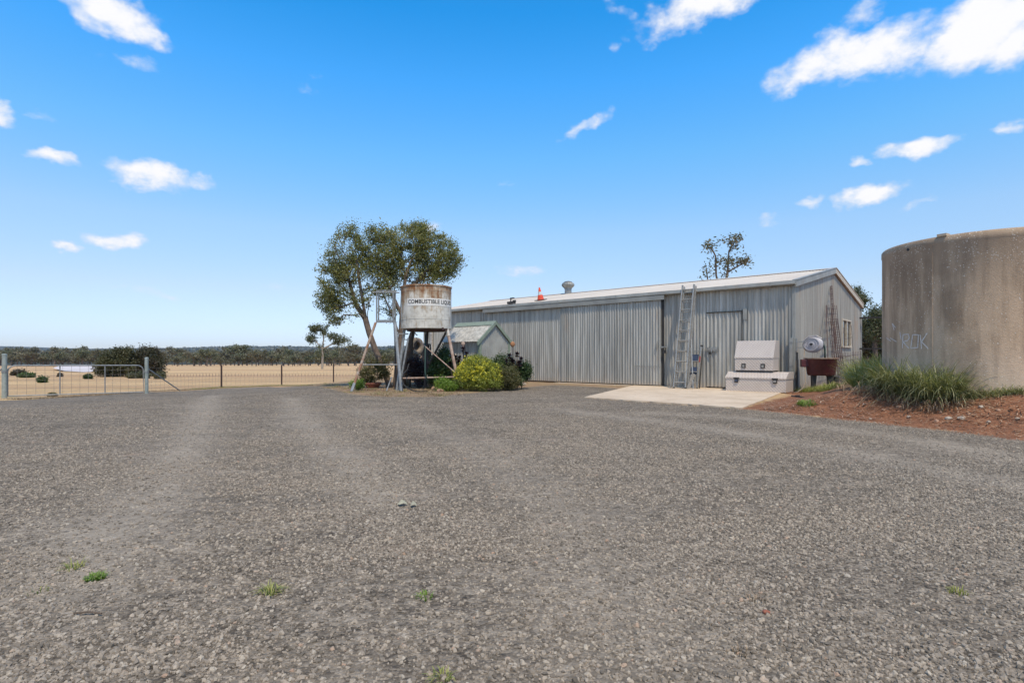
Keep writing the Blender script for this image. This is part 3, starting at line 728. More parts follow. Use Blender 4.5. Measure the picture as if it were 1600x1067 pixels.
# whirlybird on the ridge
def ridge_u(px):
    k = (px-HX)/F; o = SC+AV*(SW/2); return (k*o.y-o.x)/(AU.x-k*AU.y)
wb = thing('roof_ventilator', 'round finned metal ventilator standing up from the pale shed roof ridge', 'roof vent', SP(ridge_u(890), SW/2-.15, RIDGE-.02), SROT)
m = MB(); m.lathe([(.2, -.05), (.2, .3), (.23, .31), (.23, .35)], 20); m.build('throat', M['galv'], wb, smooth='auto')
for i in range(20):
    m = MB(); a = 2*math.pi*i/20; P = []
    for j in range(7):
        th = math.pi*j/6; r = .22+.14*math.sin(th); z = .35+.36*j/6
        if j == 6: r = .12
        for da, rr in ((0, r), (.26, r+.015)): P.append((rr*math.cos(a+da), rr*math.sin(a+da), z))
    m.add(P, [(2*j, 2*j+1, 2*j+3, 2*j+2) for j in range(6)]); m.build('vane', M['trimpale'], wb, smooth=True)
m = MB(); m.lathe([(.24, .69), (.2, .73), (.08, .76), (.0, .765)], 20, cap=False); m.lathe([(.2, .36), (.19, .68)], 16); m.build('cap', M['galv'], wb, smooth='auto')
# traffic cone on the roof, near the eave
cu = U(845, 0); kv = 1.05
def ru(px, v):
    k = (px-HX)/F; o = SC+AV*v; return (k*o.y-o.x)/(AU.x-k*AU.y)
rx = Matrix.Rotation(math.atan(slope), 4, 'X')
cone = thing('traffic_cone', 'orange traffic cone with a white band standing on the shed roof', 'traffic cone', SP(ru(845, kv), kv, EAVE+.05+slope*kv), SROT)
cone.matrix_basis = cone.matrix_basis@rx
m = MB(); m.box((0, 0, .02), (.46, .46, .035)); m.build('base', M['black'], cone, bevel=.01)
m = MB(); m.lathe([(.17, .04), (.115, .28)], 20, cap=False); m.lathe([(.075, .44), (.035, .64), (.028, .65)], 20, cap=True); m.build('cone_body', M['orange'], cone, smooth='auto')
m = MB(); m.lathe([(.116, .28), (.076, .44)], 20, cap=False); m.build('white_band', M['reflective'], cone, smooth='auto')
# small black fitting by the gutter
kv = .35; ft = thing('roof_fitting', 'small black fitting on the roof edge left of the traffic cone', 'roof fitting', SP(ru(799, kv), kv, EAVE+.05+slope*kv), SROT)
m = MB(); m.box((0, 0, .05), (.42, .22, .12)); m.build('body', M['dark'], ft, bevel=.02)
m = MB(); m.tube([(-.05, 0, .1), (-.02, 0, .3)], .03, 8); m.box((.06, 0, .28), (.24, .08, .05)); m.box((.2, 0, .12), (.16, .1, .1)); m.build('arm', M['dark'], ft)

# ------------------------------------------------------------------ small garden shed with green trim
gs0 = ray(750, 529, 22.8); gs = thing('garden_shed', 'small grey corrugated shed with green trim in front of the long shed', 'shed', (gs0.x, gs0.y, 0), SROT)
gl_, gw, ge, gr_ = 2.25, 1.75, 1.93, 2.66       # length along -u, width along +v
sl2 = (gr_-ge)/(gw/2)
p1 = .10
m = corr(-gl_, 0, 'u', 0, 0, lambda s: ge, p1, .018); m.build('side_wall', M['wall'], gs, smooth=True)
for a, c in ((0, gw/2), (gw/2, gw)): corr(a, c, 'v', 0, 0, lambda s: ge+sl2*min(s, gw-s)-.03, p1, .02, out=1).build('end_sheet', M['trimpale'], gs, smooth=True)
m = MB(); m.add([(-gl_, 0, 0), (-gl_, gw, 0), (-gl_, gw, ge), (-gl_, gw/2, gr_-.03), (-gl_, 0, ge)], [(0, 1, 2, 3, 4)]); m.add([(-gl_, gw, 0), (0, gw, 0), (0, gw, ge), (-gl_, gw, ge)], [(0, 1, 2, 3)]); m.build('rear_wall', M['wall'], gs)
for fsd in (True, False):
    n = int((gl_+.15)/p1*6); P = []
    for i in range(n+1):
        s = -gl_-.08+(gl_+.15)*i/n; h = .014*math.cos(s/p1*2*math.pi)
        for q in (-.14, gw/2): P.append((s, q if fsd else gw-q, ge+sl2*q+.02+h))
    fs = [(2*i, 2*i+2, 2*i+3, 2*i+1) for i in range(n)]; m = MB(); m.add(P, fs if fsd else [f[::-1] for f in fs]); m.build('roof_panel', M['wall'], gs, smooth=True)
m = MB(); n = 44
for sgn in (-1, 1):
    P = []
    for i in range(n+1):
        s = -gl_-.1+(gl_+.2)*i/n; d = .2+(.02 if i % 2 else 0); P += [(s, gw/2, gr_+.06), (s, gw/2+sgn*d, gr_+.055-sl2*d)]
    m.add(P, [(2*i, 2*i+1, 2*i+3, 2*i+2) for i in range(n)])
m.build('ridge_cap', M['green'], gs)
for sg in (0, 1):
    m = MB()
    def bp(q, dz, x): vv = q if not sg else gw-q; return Vector((x, vv, ge+sl2*q+dz))
    lo, hi = -.2, gw/2; z0, z1, x0, x1 = -.1, .055, .02, .09
    m.hull([[bp(lo, z0, x0), bp(lo, z0, x1), bp(lo, z1, x1), bp(lo, z1, x0)], [bp(hi, z0, x0), bp(hi, z0, x1), bp(hi, z1, x1), bp(hi, z1, x0)]]); m.build('barge_board', M['green'], gs)
for vv in (-.005, gw+.0):
    m = MB(); m.box((-.02, vv, ge/2), (.12, .12, ge-.02)); m.build('corner_trim', M['green'], gs)
# ------------------------------------------------------------------ ladders
def ladder(name, label, u0, off0, topoff, ztop, width, nr, mat, z0=.03, caps=None, spread=0.0, sec=True):
    """leaning ladder; u0 is the left rail foot in building coordinates"""
    t = thing(name, label, 'ladder', SP(u0, -off0, z0), SROT)
    H = ztop-z0; run = off0-topoff; lean = spread
    def pt(x, f, d=0): return Vector((x+lean*f, run*f+d, H*f))
    L = math.hypot(H, run); up = Vector((0, H/L, -run/L))
    for x in (0, width):
        m = MB(); m.bar(pt(x, 0), pt(x, 1), .042, .09, up=(0, -1, .2)); m.build('rail', mat, t)
        m = MB(); m.bar(pt(x, -.006), pt(x, .008), .045, .10, up=(0, -1, .2)); m.build('foot_pad', M['black'], t)
        if caps: m = MB(); m.box(pt(x, 1.005), (.06, .1, .08)); m.build('rail_cap', M['dark'], t, bevel=.01)
    for i in range(nr):
        f = (i+.55)/nr
        m = MB(); m.tube([pt(.01, f), pt(width-.01, f)], .019, 8); m.build('rung', mat, t)
    return t, pt
lu = U(1053, 1.15); lw = .46
top_u = U(1068, .2)-lu
t, pt = ladder('extension_ladder', 'tall aluminium extension ladder leaning on the shed gutter', lu, 1.15, .27, ZU(1076, 445, .3), lw, 10, M['alu'], spread=top_u)
# second (rear) section of the same ladder, spread bracing feet
for x in (.05, lw+.05):
    m = MB(); m.bar(pt(x, .02, .09), pt(x, .985, .07), .03, .07, up=(0, -1, .2)); m.build('rear_rail', M['alu'], t)
for i in range(10):
    m = MB(); f = (i+.62)/10*.96; m.tube([pt(.06, f, .08), pt(lw+.04, f, .08)], .016, 6); m.build('rear_rung', M['alu'], t)
m = MB(); m.bar(pt(-.13, .0, 0), pt(.02, .32), .025, .05); m.build('stabiliser', M['alu'], t)
m = MB(); m.bar(pt(lw+.24, .0, .1), pt(lw+.03, .46, .06), .03, .06); m.build('stabiliser', M['alu'], t)
m = MB(); m.bar(pt(lw+.1, .0, 0), pt(lw+.24, .14, .05), .015, .14); m.build('stabiliser', M['alu'], t)
su = U(1071, .75)
t, pt = ladder('step_ladder', 'short folded step ladder with black top grips and blue label standing behind the tall ladder', su, .75, .35, ZU(1080, 541, .5), .46, 4, M['alu'], caps=True)
for x in (.0, .46):
    m = MB(); m.bar(pt(x+.02, .0, .14), pt(x, .95, .09), .028, .05); m.build('rear_leg', M['dark'], t)
for i in range(4):
    m = MB(); f = (i+.55)/4; m.box(pt(.23, f, .02), (.40, .1, .028)); m.build('tread', M['alu'], t)
M['blue'] = simple('blue_label', (.03, .045, .09), (.05, .07, .12), rough=.5)
for f in (.42, .72):
    m = MB(); m.bar(pt(.23, f-.10, .055), pt(.23, f+.08, .055), .25, .012, up=(0, -1, .2)); m.build('blue_panel', M['blue'], t)
M['red'] = simple('red_sticker', (.45, .05, .04), rough=.5)
m = MB(); m.bar(pt(.462, .62, -.05), pt(.462, .76, -.05), .034, .012, up=(0, -1, .2)); m.build('red_sticker', M['red'], t)

# ------------------------------------------------------------------ aluminium tool boxes
def toolbox_lower():
    off = 1.25; ua, ub = U(1134, off), U(1228, off); w = ub-ua; d = .82; h0 = .42; h1 = .66
    t = thing('tool_box', 'long low tread plate tool box with blue latches on the concrete slab', 'tool box', SP(ua, -off, .028), SROT)
    m = MB(); m.box((w/2, d/2, h0/2), (w, d, h0)); m.build('body', M['checker'], t, bevel=.008)
    m = MB(); pr = [(-.02, h0+.005), (-.02, h0+.055), (.26, h1), (d+.01, h1+.0), (d+.01, h0+.005)]
    m.hull([[Vector((-.015, p, z)) for p, z in pr], [Vector((w+.015, p, z)) for p, z in pr]]); m.build('lid', M['checker'], t, bevel=.006)
    for x, mm in ((w*.19, 'blue'), (w*.83, 'dark')):
        m = MB(); m.box((x, -.03, h0+.02), (.19, .02, .05)); m.box((x-.0, -.022, h0-.07), (.13, .025, .12)); q = m.build('latch', M['dark'], t)
        m = MB(); m.box((x-.0, -.042, h0-.06), (.09, .012, .06)); m.build('latch_plate', M['blue'] if mm == 'blue' else M['alu'], q)
    return w, h1, off
w1, h1, off1 = toolbox_lower()
def toolbox_upper():
    off = 1.06; ua, ub = U(1148, off), U(1208, off); w = ub-ua; d = .62
    z0 = .028+h1+.045; h0 = ZU(1178, 560, off)-z0; hh = ZU(1178, 532, off)-z0
    t = thing('tool_box', 'upright tread plate tool box with a sloping lid, stacked on the long tool box', 'tool box', SP(ua, -off, z0), SROT)
    m = MB(); pr = [(0, 0), (0, h0), (.01, h0), (d, h0), (d, 0)]
    m.hull([[Vector((0, p, z)) for p, z in [(0, 0), (0, h0), (d, h0), (d, 0)]], [Vector((w, p, z)) for p, z in [(0, 0), (0, h0), (d, h0), (d, 0)]]]); m.build('body', M['checker'], t, bevel=.006)
    m = MB(); pr = [(-.015, h0+.004), (-.015, h0+.03), (.24, hh), (d+.01, hh), (d+.01, h0+.004)]
    m.hull([[Vector((-.01, p, z)) for p, z in pr], [Vector((w+.01, p, z)) for p, z in pr]]); m.build('lid', M['checker'], t, bevel=.006)
    for x in (w*.24, w*.74):
        m = MB(); m.box((x, -.012, .16), (.14, .02, .15)); m.build('latch', M['dark'], t, bevel=.006)
        m = MB(); m.box((x, -.028, .15), (.07, .014, .08)); m.build('latch_handle', M['alu'], t)
    for y in (.08, d-.08):
        m = MB(); m.box((w/2, y, -.023), (w*.96, .06, .044)); m.build('runner', M['dark'], t)
toolbox_upper()

# ------------------------------------------------------------------ hose reel on the corner, hose, mixer tub
C0 = SP(.0, .35, 0)
hr = thing('hose_reel', 'round pale grey hose reel mounted on the shed corner above the maroon mixer', 'hose reel', SP(.45, .1, ZV(1248, 539)), SROT)
Yr = (SP(.45, .1, 0)).y; sc = Yr/F
rc = Vector((.18, .0, .0)); nrm = Vector((.55, -.83, 0)).normalized()
wv = ray(1270, 538.5, Yr); rp = hr.matrix_basis.inverted()@wv; hr_n = Vector((-.25, -1, .12)).normalized()
M['reelgrey'] = simple('pale_grey_plastic', (.44, .42, .43), (.37, .35, .36), rough=.45, scale=3)
rot = hr_n.to_track_quat('Z', 'Y').to_matrix()
def disc(prof, n=36, sx=1.0, sy=.80):
    m = MB(); m.lathe(prof, n, sx=sx, sy=sy); m.v = [tuple(rp+rot@Vector(v)) for v in m.v]; return m
disc([(0, -.11), (.20, -.11), (.30, -.08), (.345, -.02), (.345, .02), (.30, .06), (.22, .09), (.20, .075), (.12, .085), (.10, .10), (0, .10)]).build('reel_drum', M['reelgrey'], hr, smooth='auto')
for r_ in (.255, .165):
    m = disc([(r_+.012, .07), (r_+.012, .098), (r_-.012, .098), (r_-.012, .07)]); m.build('ring_rib', M['reelgrey'], hr, smooth='auto')
disc([(.055, .09), (.05, .13), (0, .13)], 16).build('hub', M['dark'], hr)
m = MB(); m.box(Vector((-.40, -.02, 0)), (.05, .1, .42)); m.bar((-.40, -.02, .10), rp+Vector((-.15, .02, .1)), .05, .03); m.bar((-.40, -.02, -.1), rp+Vector((-.15, .02, -.1)), .05, .03); m.build('wall_bracket', M['galv'], hr)
m = MB(); m.tube([rp+Vector((-.3, 0, .12)), rp+Vector((-.1, -.02, .285)), rp+Vector((.12, -.03, .30)), rp+Vector((.28, -.04, .2))], .018, 6); m.build('guide_arm', M['reelgrey'], hr)
pts = [ray(1281, 531.5, Yr-.05), ray(1286, 536, Yr-.05), ray(1288.6, 544, Yr-.06), ray(1289, 552, Yr-.06), ray(1289, 560, Yr-.06)]
M['hosegreen'] = simple('dark_green_hose', (.025, .06, .045), rough=.5)
m = MB(); m.tube(pts, .028, 8); m.build('hose_end', M['hosegreen'], hr, smooth=True, local=hr)
M['nozzle'] = simple('orange_nozzle', (.45, .11, .06), (.3, .08, .05), rough=.5)
m = MB(); m.tube([ray(1289, 560, Yr-.06), ray(1289.3, 566, Yr-.07), ray(1288, 571, Yr-.1), ray(1285.5, 575, Yr-.14)], [.032, .04, .03, .022], 8); m.build('nozzle', M['nozzle'], hr, smooth=True, local=hr)
pts = [ray(1257, 546, 19.0), ray(1256, 560, 18.8), ray(1258, 580, 18.5), ray(1258.5, 598, 18.3), ray(1254, 607, 18.0), ray(1247, 612, 17.7), G(1238, 615.2)+Vector((0, 0, .03))]
M['hosetan'] = simple('tan_hose', (.27, .21, .15), rough=.6)
m = MB(); m.tube(pts, .016, 6); o = m.build('supply_hose', M['hosetan'], hr, smooth=True, local=hr)

mx = GX(1283, 18.6); mix = thing('mixer_tub', 'maroon steel mixer tub on stout black legs beside the shed corner', 'mixer', (mx.x, mx.y, mx.z-.02), R(-18))
zr = CAMH+(HY-559)/F*18.6-mx.z; zb = CAMH+(HY-585.5)/F*18.6-mx.z
m = MB(); m.lathe([(.42, zb), (.455, zb+.05), (.52, zr-.02), (.54, zr), (.50, zr), (.48, zr-.04), (.40, zb+.08), (.0, zb+.07)], 36, sx=.93, sy=.9); m.lathe([(.0, zb-.002), (.42, zb)], 36, sx=.93, sy=.9, cap=False); m.build('tub', M['maroon'], mix, smooth='auto')
m = MB(); m.lathe([(.50, zr-.012), (.56, zr-.012), (.56, zr+.018), (.50, zr+.018), (.50, zr-.012)], 36, cap=False, sx=.93, sy=.9); m.build('rim', M['rustpipe'], mix, smooth='auto')
m = MB(); m.box((-.47, -.05, zr-.16), (.30, .3, .26)); m.build('side_housing', M['maroon'], mix, bevel=.02)
for a, w in (((-.26, -.2), .12), ((.24, -.18), .17), ((.33, .2), .15), ((-.2, .25), .12)):
    m = MB(); m.hull([[Vector((a[0]+sx*w/2*.75, a[1]+sy*.05, .0)) for sx, sy in ((-1, -1), (1, -1), (1, 1), (-1, 1))], [Vector((a[0]*.95+sx*w/2*1.25, a[1]*.95+sy*.06, zb+.02)) for sx, sy in ((-1, -1), (1, -1), (1, 1), (-1, 1))]]); m.build('leg', M['dark'], mix)
m = MB(); m.lathe([(.03, -.1), (.09, -.08), (.09, .06), (.03, .08)], 14, c=(.44, -.05, zb-.1)); m.build('motor', M['dark'], mix)

# ------------------------------------------------------------------ rusty reinforcing mesh sheets against the gable
def mesh_panel(label, corners, nw, nh, r=.009):
    """corners: world BL, BR, TR, TL"""
    BL, BR, TR, TL = corners; t = thing('mesh_sheet', label, 'steel mesh', tuple(BL), 0, 'rusty steel mesh sheets leaning on the gable wall')
    L = t
    for i in range(nw):
        f = i/(nw-1); m = MB(); m.tube([BL.lerp(BR, f)-BL, TL.lerp(TR, f)-BL], r, 4); m.build('upright_bar', M['rustbar'], t)
    for j in range(nh):
        f = (j+.3)/nh; m = MB(); m.tube([BL.lerp(TL, f)-BL, BR.lerp(TR, f)-BL], r, 4); m.build('cross_bar', M['rustbar'], t)
def gp(px, py, off):          # point `off` in front of the gable wall at a pixel
    k = (px-HX)/F; o = SC+AU*off; v = (k*o.y-o.x)/(AV.x-k*AV.y); p = o+AV*v; return Vector((p.x, p.y, CAMH+(HY-py)/F*p.y))
mesh_panel('tall narrow rusty mesh sheet, the highest of those on the gable wall', (gp(1303, 603, .9), gp(1310, 601, .9), gp(1300, 446, .06), gp(1297, 447, .06)), 3, 18, .012)
mesh_panel('wide rusty mesh sheet leaning left of the gable window', (gp(1304, 600, .8), gp(1320, 596, .8), gp(1307, 477, .08), gp(1292, 476, .08)), 6, 14)
mesh_panel('middle rusty mesh sheet whose top ends level with the window head', (gp(1312, 598, .65), gp(1322, 595, .65), gp(1308, 498, .10), gp(1301, 498, .10)), 4, 12, .012)
mesh_panel('slanting rusty mesh sheet whose edge crosses the gable window', (gp(1322, 596, .55), gp(1336, 592, .55), gp(1330, 508, .10), gp(1318, 512, .10)), 2, 3, .009)
mesh_panel('low wide rusty mesh sheet under the gable window', (gp(1308, 600, .95), gp(1347, 590, .8), gp(1344, 549, .45), gp(1312, 552, .6)), 13, 6)
for a, b_, lb in ((gp(1295, 603, 1.0), gp(1291, 478, .1), 'thin rusty rod leaning left of the mesh sheets'),):
    m = MB(); m.tube([Vector((0, 0, 0)), b_-a], .016, 6); o = m.build('steel_rod', M['rustbar']); o.location = a; tag(o, lb, 'steel rod')

# ------------------------------------------------------------------ concrete water tank
TC = Vector((10.04, 11.83, .40)); TR_ = 1.80; TH = 3.58
tk_ = thing('concrete_water_tank', 'round brown weathered concrete water tank behind the strappy grass', 'water tank', TC)
m = MB(); n = 96
prof = [(TR_, -.2), (TR_, TH-.40-.16), (TR_+.012, TH-.40-.14), (TR_+.012, TH-.40-.03), (TR_-.012, TH-.40), (TR_-.12, TH-.40), (TR_-.13, TH-.52), (0, TH-.45)]
m.lathe(prof, n); m.build('tank_wall', M['tankconc'], tk_, smooth='auto')
def onT(px, py, r=TR_+.004):   # world point of the tank surface at a pixel
    d = Vector(((px-HX)/F, 1, (HY-py)/F)); a = d.x**2+d.y**2; b2 = -2*(d.x*TC.x+d.y*TC.y); c = TC.x**2+TC.y**2-r*r
    q = b2*b2-4*a*c; s = (-b2-math.sqrt(max(q, 0)))/(2*a); return Vector((d.x*s, d.y*s, CAMH+d.z*s))
m = MB(); c = onT(1419, 390); nn = Vector((c.x-TC.x, c.y-TC.y, 0)).normalized(); m.tube([c-nn*.05-TC, c+nn*.008-TC], .032, 12); m.build('overflow_hole', M['dark'], tk_)
m = MB(); c = onT(1472, 367); a0_ = math.atan2(c.y-TC.y, c.x-TC.x); m.box((math.cos(a0_)*(TR_-.05), math.sin(a0_)*(TR_-.05), TH-.385), (.16, .16, .05), Matrix.Rotation(a0_, 3, 'Z')); m.build('rim_block', M['slab'], tk_)
# vertical cast seam
m = MB(); p0 = onT(1457, 372, TR_+.003); p1 = onT(1457, 600, TR_+.003); p1.x, p1.y = p0.x, p0.y; m.tube([p0-TC, p1-TC], .003, 4); m.build('cast_seam', M['tankconc'], tk_)
M['chalk'] = simple('chalk_line', (.78, .71, .64), (.55, .47, .40), rough=1, scale=30)
def strokes(lines, w):
    m = MB()
    for ln in lines:
        pts = []
        for (ax, ay), (bx, by) in zip(ln, ln[1:]):
            for i in range(6): pts.append((ax+(bx-ax)*i/6, ay+(by-ay)*i/6))
        pts.append(ln[-1]); P = []
        for i, (x, y) in enumerate(pts):
            x0, y0 = pts[max(0, i-1)]; x1, y1 = pts[min(len(pts)-1, i+1)]; dx, dy = x1-x0, y1-y0; L = math.hypot(dx, dy) or 1
            for s in (-1, 1): P.append(onT(x-s*dy/L*w, y+s*dx/L*w, TR_+.006)-TC)
        m.add(P, [(2*i, 2*i+1, 2*i+3, 2*i+2) for i in range(len(pts)-1)])
    return m
strokes([[(1410, 544), (1411, 523), (1419, 522), (1421, 528), (1418, 532), (1411, 534), (1420, 544)], [(1406, 519), (1408, 530)],
         [(1426, 523), (1423, 544), (1434, 543), (1435, 523), (1426, 523)], [(1438, 523), (1440, 545)], [(1449, 520), (1440, 534), (1449, 543), (1450, 545)]], .8).build('chalk_lettering', M['chalk'], tk_)
strokes([[(1399, 512), (1394, 505), (1397, 516)], [(1391, 528), (1401, 534)], [(1385, 528), (1392, 533)]], .6).build('chalk_scratch', M['chalk'], tk_)

# ------------------------------------------------------------------ raised fuel tank and its stand
FY = 20.4; S_ = FY/F; fc = ray(666, 514, FY); FR = 39*S_; FZ0 = fc.z-.02; FZ1 = CAMH+(HY-449)/F*FY
ft = thing('fuel_tank', 'raised round fuel tank streaked with rust, lettered COMBUSTIBLE LIQUID', 'fuel tank', (fc.x, fc.y, 0))
m = MB(); m.lathe([(0, FZ0+.02), (FR-.02, FZ0), (FR, FZ0+.02), (FR, FZ1-.05), (FR+.02, FZ1-.045), (FR+.02, FZ1), (FR-.02, FZ1+.01), (0, FZ1+.12)], 64); m.build('tank_shell', M['fuel'], ft, smooth='auto')
m = MB(); m.lathe([(FR+.003, FZ0+.33), (FR+.008, FZ0+.34), (FR+.003, FZ0+.35)], 64, cap=False); m.lathe([(FR+.003, FZ1-.22), (FR+.008, FZ1-.21), (FR+.003, FZ1-.2)], 64, cap=False); m.build('weld_seam', M['fuel'], ft)
# base rim darker ring
m = MB(); m.lathe([(FR-.25, FZ0-.07), (FR-.22, FZ0-.07), (FR-.22, FZ0+.01), (FR-.25, FZ0+.01)], 40); m.build('base_ring', M['rustbar'], ft)
va = math.atan2(-fc.y, -fc.x)        # towards the camera
def cyl(ang, z, r): a = va+ang; return Vector((r*math.cos(a), r*math.sin(a), z))
A0, A1 = R(-46), R(74); zs0, zs1 = CAMH+(HY-479)/F*(FY-FR), CAMH+(HY-467)/F*(FY-FR)
zs0, zs1 = FZ0+.80, FZ0+1.06
m = MB(); n = 40; P = []
for i in range(n+1):
    for z in (zs0, zs1): P.append(cyl(A0+(A1-A0)*i/n, z, FR+.005))
m.add(P, [(2*i, 2*i+2, 2*i+3, 2*i+1) for i in range(n)])
M['signwhite'] = simple('white_sign', (.76, .74, .70), (.66, .63, .57), rough=.6); sg = m.build('sign_strip', M['signwhite'], ft)
tc = bpy.data.curves.new('lettering', 'FONT'); tc.body = 'COMBUSTIBLE LIQUID'; tc.size = 1; tc.offset = .018; tc.resolution_u = 3
to = bpy.data.objects.new('lettering', tc); COL.objects.link(to); bpy.context.view_layer.update()
me = bpy.data.meshes.new_from_object(to.evaluated_get(bpy.context.evaluated_depsgraph_get())); bpy.data.objects.remove(to)
me.materials.clear()
M['ink'] = simple('black_lettering', (.035, .032, .03), (.06, .055, .05), rough=.6)
xs_ = [v.co.x for v in me.vertices]; ys_ = [v.co.y for v in me.vertices]; x0, x1, y0, y1 = min(xs_), max(xs_), min(ys_), max(ys_)
bm = bmesh.new(); bm.from_mesh(me); bmesh.ops.triangulate(bm, faces=bm.faces)
for vv in bm.verts:
    fx = (vv.co.x-x0)/(x1-x0); fy = (vv.co.y-y0)/(y1-y0)
    vv.co = cyl(A0+R(3)+(A1-A0-R(6))*fx, zs0+.045+(zs1-zs0-.09)*fy, FR+.010)
bm.to_mesh(me); bm.free(); me.materials.append(M['ink'])
lo_ = bpy.data.objects.new('lettering', me); COL.objects.link(lo_); lo_.parent = sg
st = thing('tank_stand', 'pipe stand with splayed legs under the raised fuel tank', 'tank stand', (fc.x, fc.y, 0))
def pole(name, mat, pts, r, parent=st, n=8):
    m = MB(); m.tube(pts, r, n); return m.build(name, mat, parent, smooth='auto', local=parent)
def gr(px, Y): return GX(px, Y)
g = lambda px, Y: gr(px, Y)-Vector((0, 0, .03))
pole('leg', M['galv'], [ray(632, 514.5, FY-.35), Vector((ray(620, 601, FY-.75).x, FY-.75, -.02))], .05)
pole('leg', M['whitepaint'], [ray(698, 513.5, FY-.3), ray(701, 525, FY-.35)], .07)
pole('leg', M['pinkpipe'], [ray(701, 525, FY-.35), g(719, FY-.75)], .055)
pole('leg', M['dark'], [ray(668, 514, FY+.2), ray(665.5, 560, FY+.25), g(664, FY+.3)], .055)
pole('leg', M['dark'], [ray(645, 514.5, FY+.6), g(640, FY+.9)], .045)
pole('cross_rail', M['pinkpipe'], [ray(629, 591, FY-.72), ray(714.5, 589, FY-.72)], .03)
pole('brace', M['pinkpipe'], [ray(650, 528, FY-.5), ray(664, 541, FY-.55), ray(714.5, 585, FY-.75)], .022)
pole('brace', M['dark'], [ray(697, 519, FY-.25), ray(671, 568, FY+.1)], .04)
m = MB()
for px in (640, 666, 692): m.bar(ray(px, 513.5, FY-.75), ray(px, 513.5, FY+.75), .06, .09)
m.bar(ray(634, 514.5, FY-.45), ray(699, 514.5, FY-.45), .07, .07); m.bar(ray(634, 514.5, FY+.45), ray(699, 514.5, FY+.45), .07, .07)
m.build('deck_beam', M['rustbar'], st, local=st)
pole('outlet_pipe', M['galv'], [ray(630, 516, FY-.4), ray(630, 530, FY-.42), ray(637, 531, FY-.42)], .022)
pole('outlet_tap', M['galv'], [ray(648, 514, FY-.5), ray(648.5, 521, FY-.5), ray(652, 524, FY-.52)], .02)
# ladder platform frame to the left
pf = thing('access_platform', 'galvanised access platform frame on a rusty pipe leg left of the fuel tank', 'platform', (ray(600, 500, FY).x, FY, 0))
PY = FY-.5
pole('leg', M['rustpipe'], [ray(587, 504, PY), ray(553.5, 600, PY-.6)], .048, pf)
pole('leg_foot', M['galv'], [ray(553.8, 599, PY-.6), g(549, PY-.75)], .055, pf)
pole('leg', M['galv'], [ray(617, 504, PY), g(627.5, PY-.55)], .06, pf)
pole('leg', M['dark'], [ray(615.5, 504, PY+.3), ray(617, 530, PY+.3), g(619, PY+.3)], .026, pf)
pole('leg', M['galv'], [ray(638, 528, PY-.05), g(623, PY-.3)], .035, pf)
pole('cross_rail', M['galv'], [ray(566, 569.8, PY-.4), ray(624, 569.8, PY-.35)], .022, pf)
pole('cross_rail', M['galv'], [ray(616, 521.7, PY), ray(638, 521.7, PY)], .022, pf)
pole('brace', M['galv'], [ray(612, 589, PY-.2), g(603, PY-.6)], .022, pf)
for px in (588.5, 591.5, 614.5, 617.5): pole('upright', M['galv'], [ray(px, 504, PY+(0 if px in (588.5, 614.5) else .5)), ray(px, 454, PY+(0 if px in (588.5, 614.5) else .5))], .026 if px != 614.5 else .035, pf)
pole('top_rail', M['galv'], [ray(582, 456.8, PY), ray(624, 457.2, PY)], .024, pf)
pole('top_rail', M['galv'], [ray(588, 454.3, PY+.5), ray(619, 454.3, PY+.5)], .02, pf)
pole('top_rail', M['galv'], [ray(588.5, 455, PY), ray(591.5, 455, PY+.5)], .02, pf); pole('top_rail', M['galv'], [ray(617.5, 455, PY+.5), ray(614.5, 455, PY)], .02, pf)
m = MB(); m.bar(ray(588, 502, PY), ray(618, 502, PY), .05, .1); m.bar(ray(588, 502, PY+.5), ray(618, 502, PY+.5), .05, .1); m.build('deck_edge', M['galv'], pf, local=pf)
for i in range(7):
    m = MB(); px = 590+i*4.2; m.bar(ray(px, 500.3, PY), ray(px, 500.3, PY+.5), .07, .02); m.build('deck_slat', M['galv'], pf, local=pf)
# fuel hoses
hs = [ray(664, 515, FY-.15), ray(664.5, 545, FY-.6), ray(664, 580, FY-.8), ray(668, 597, FY-.85), G(674, 608)+Vector((0, 0, .02))]
m = MB(); m.tube(hs, .022, 8); o = m.build('fuel_hose', M['hosegreen'], smooth=True); tag(o, 'dark hose hanging straight down from under the fuel tank', 'hose')
pts = []
for px, py, Y in [(639, 568, 19.6), (636, 578, 19.5), (630, 584, 19.4), (628, 592, 19.3), (630, 600, 19.2), (636, 606, 19.0), (645, 610, 18.85), (655, 611.5, 18.8), (668, 611, 18.9)]:
    p = ray(px, py, Y); p.z = max(p.z, tz(p.x, p.y)+.02); pts.append(p)
m = MB(); m.tube(pts, .022, 8); o = m.build('fuel_hose', M['black'], smooth=True); tag(o, 'black hose curling along the ground beside the stand leg', 'hose')

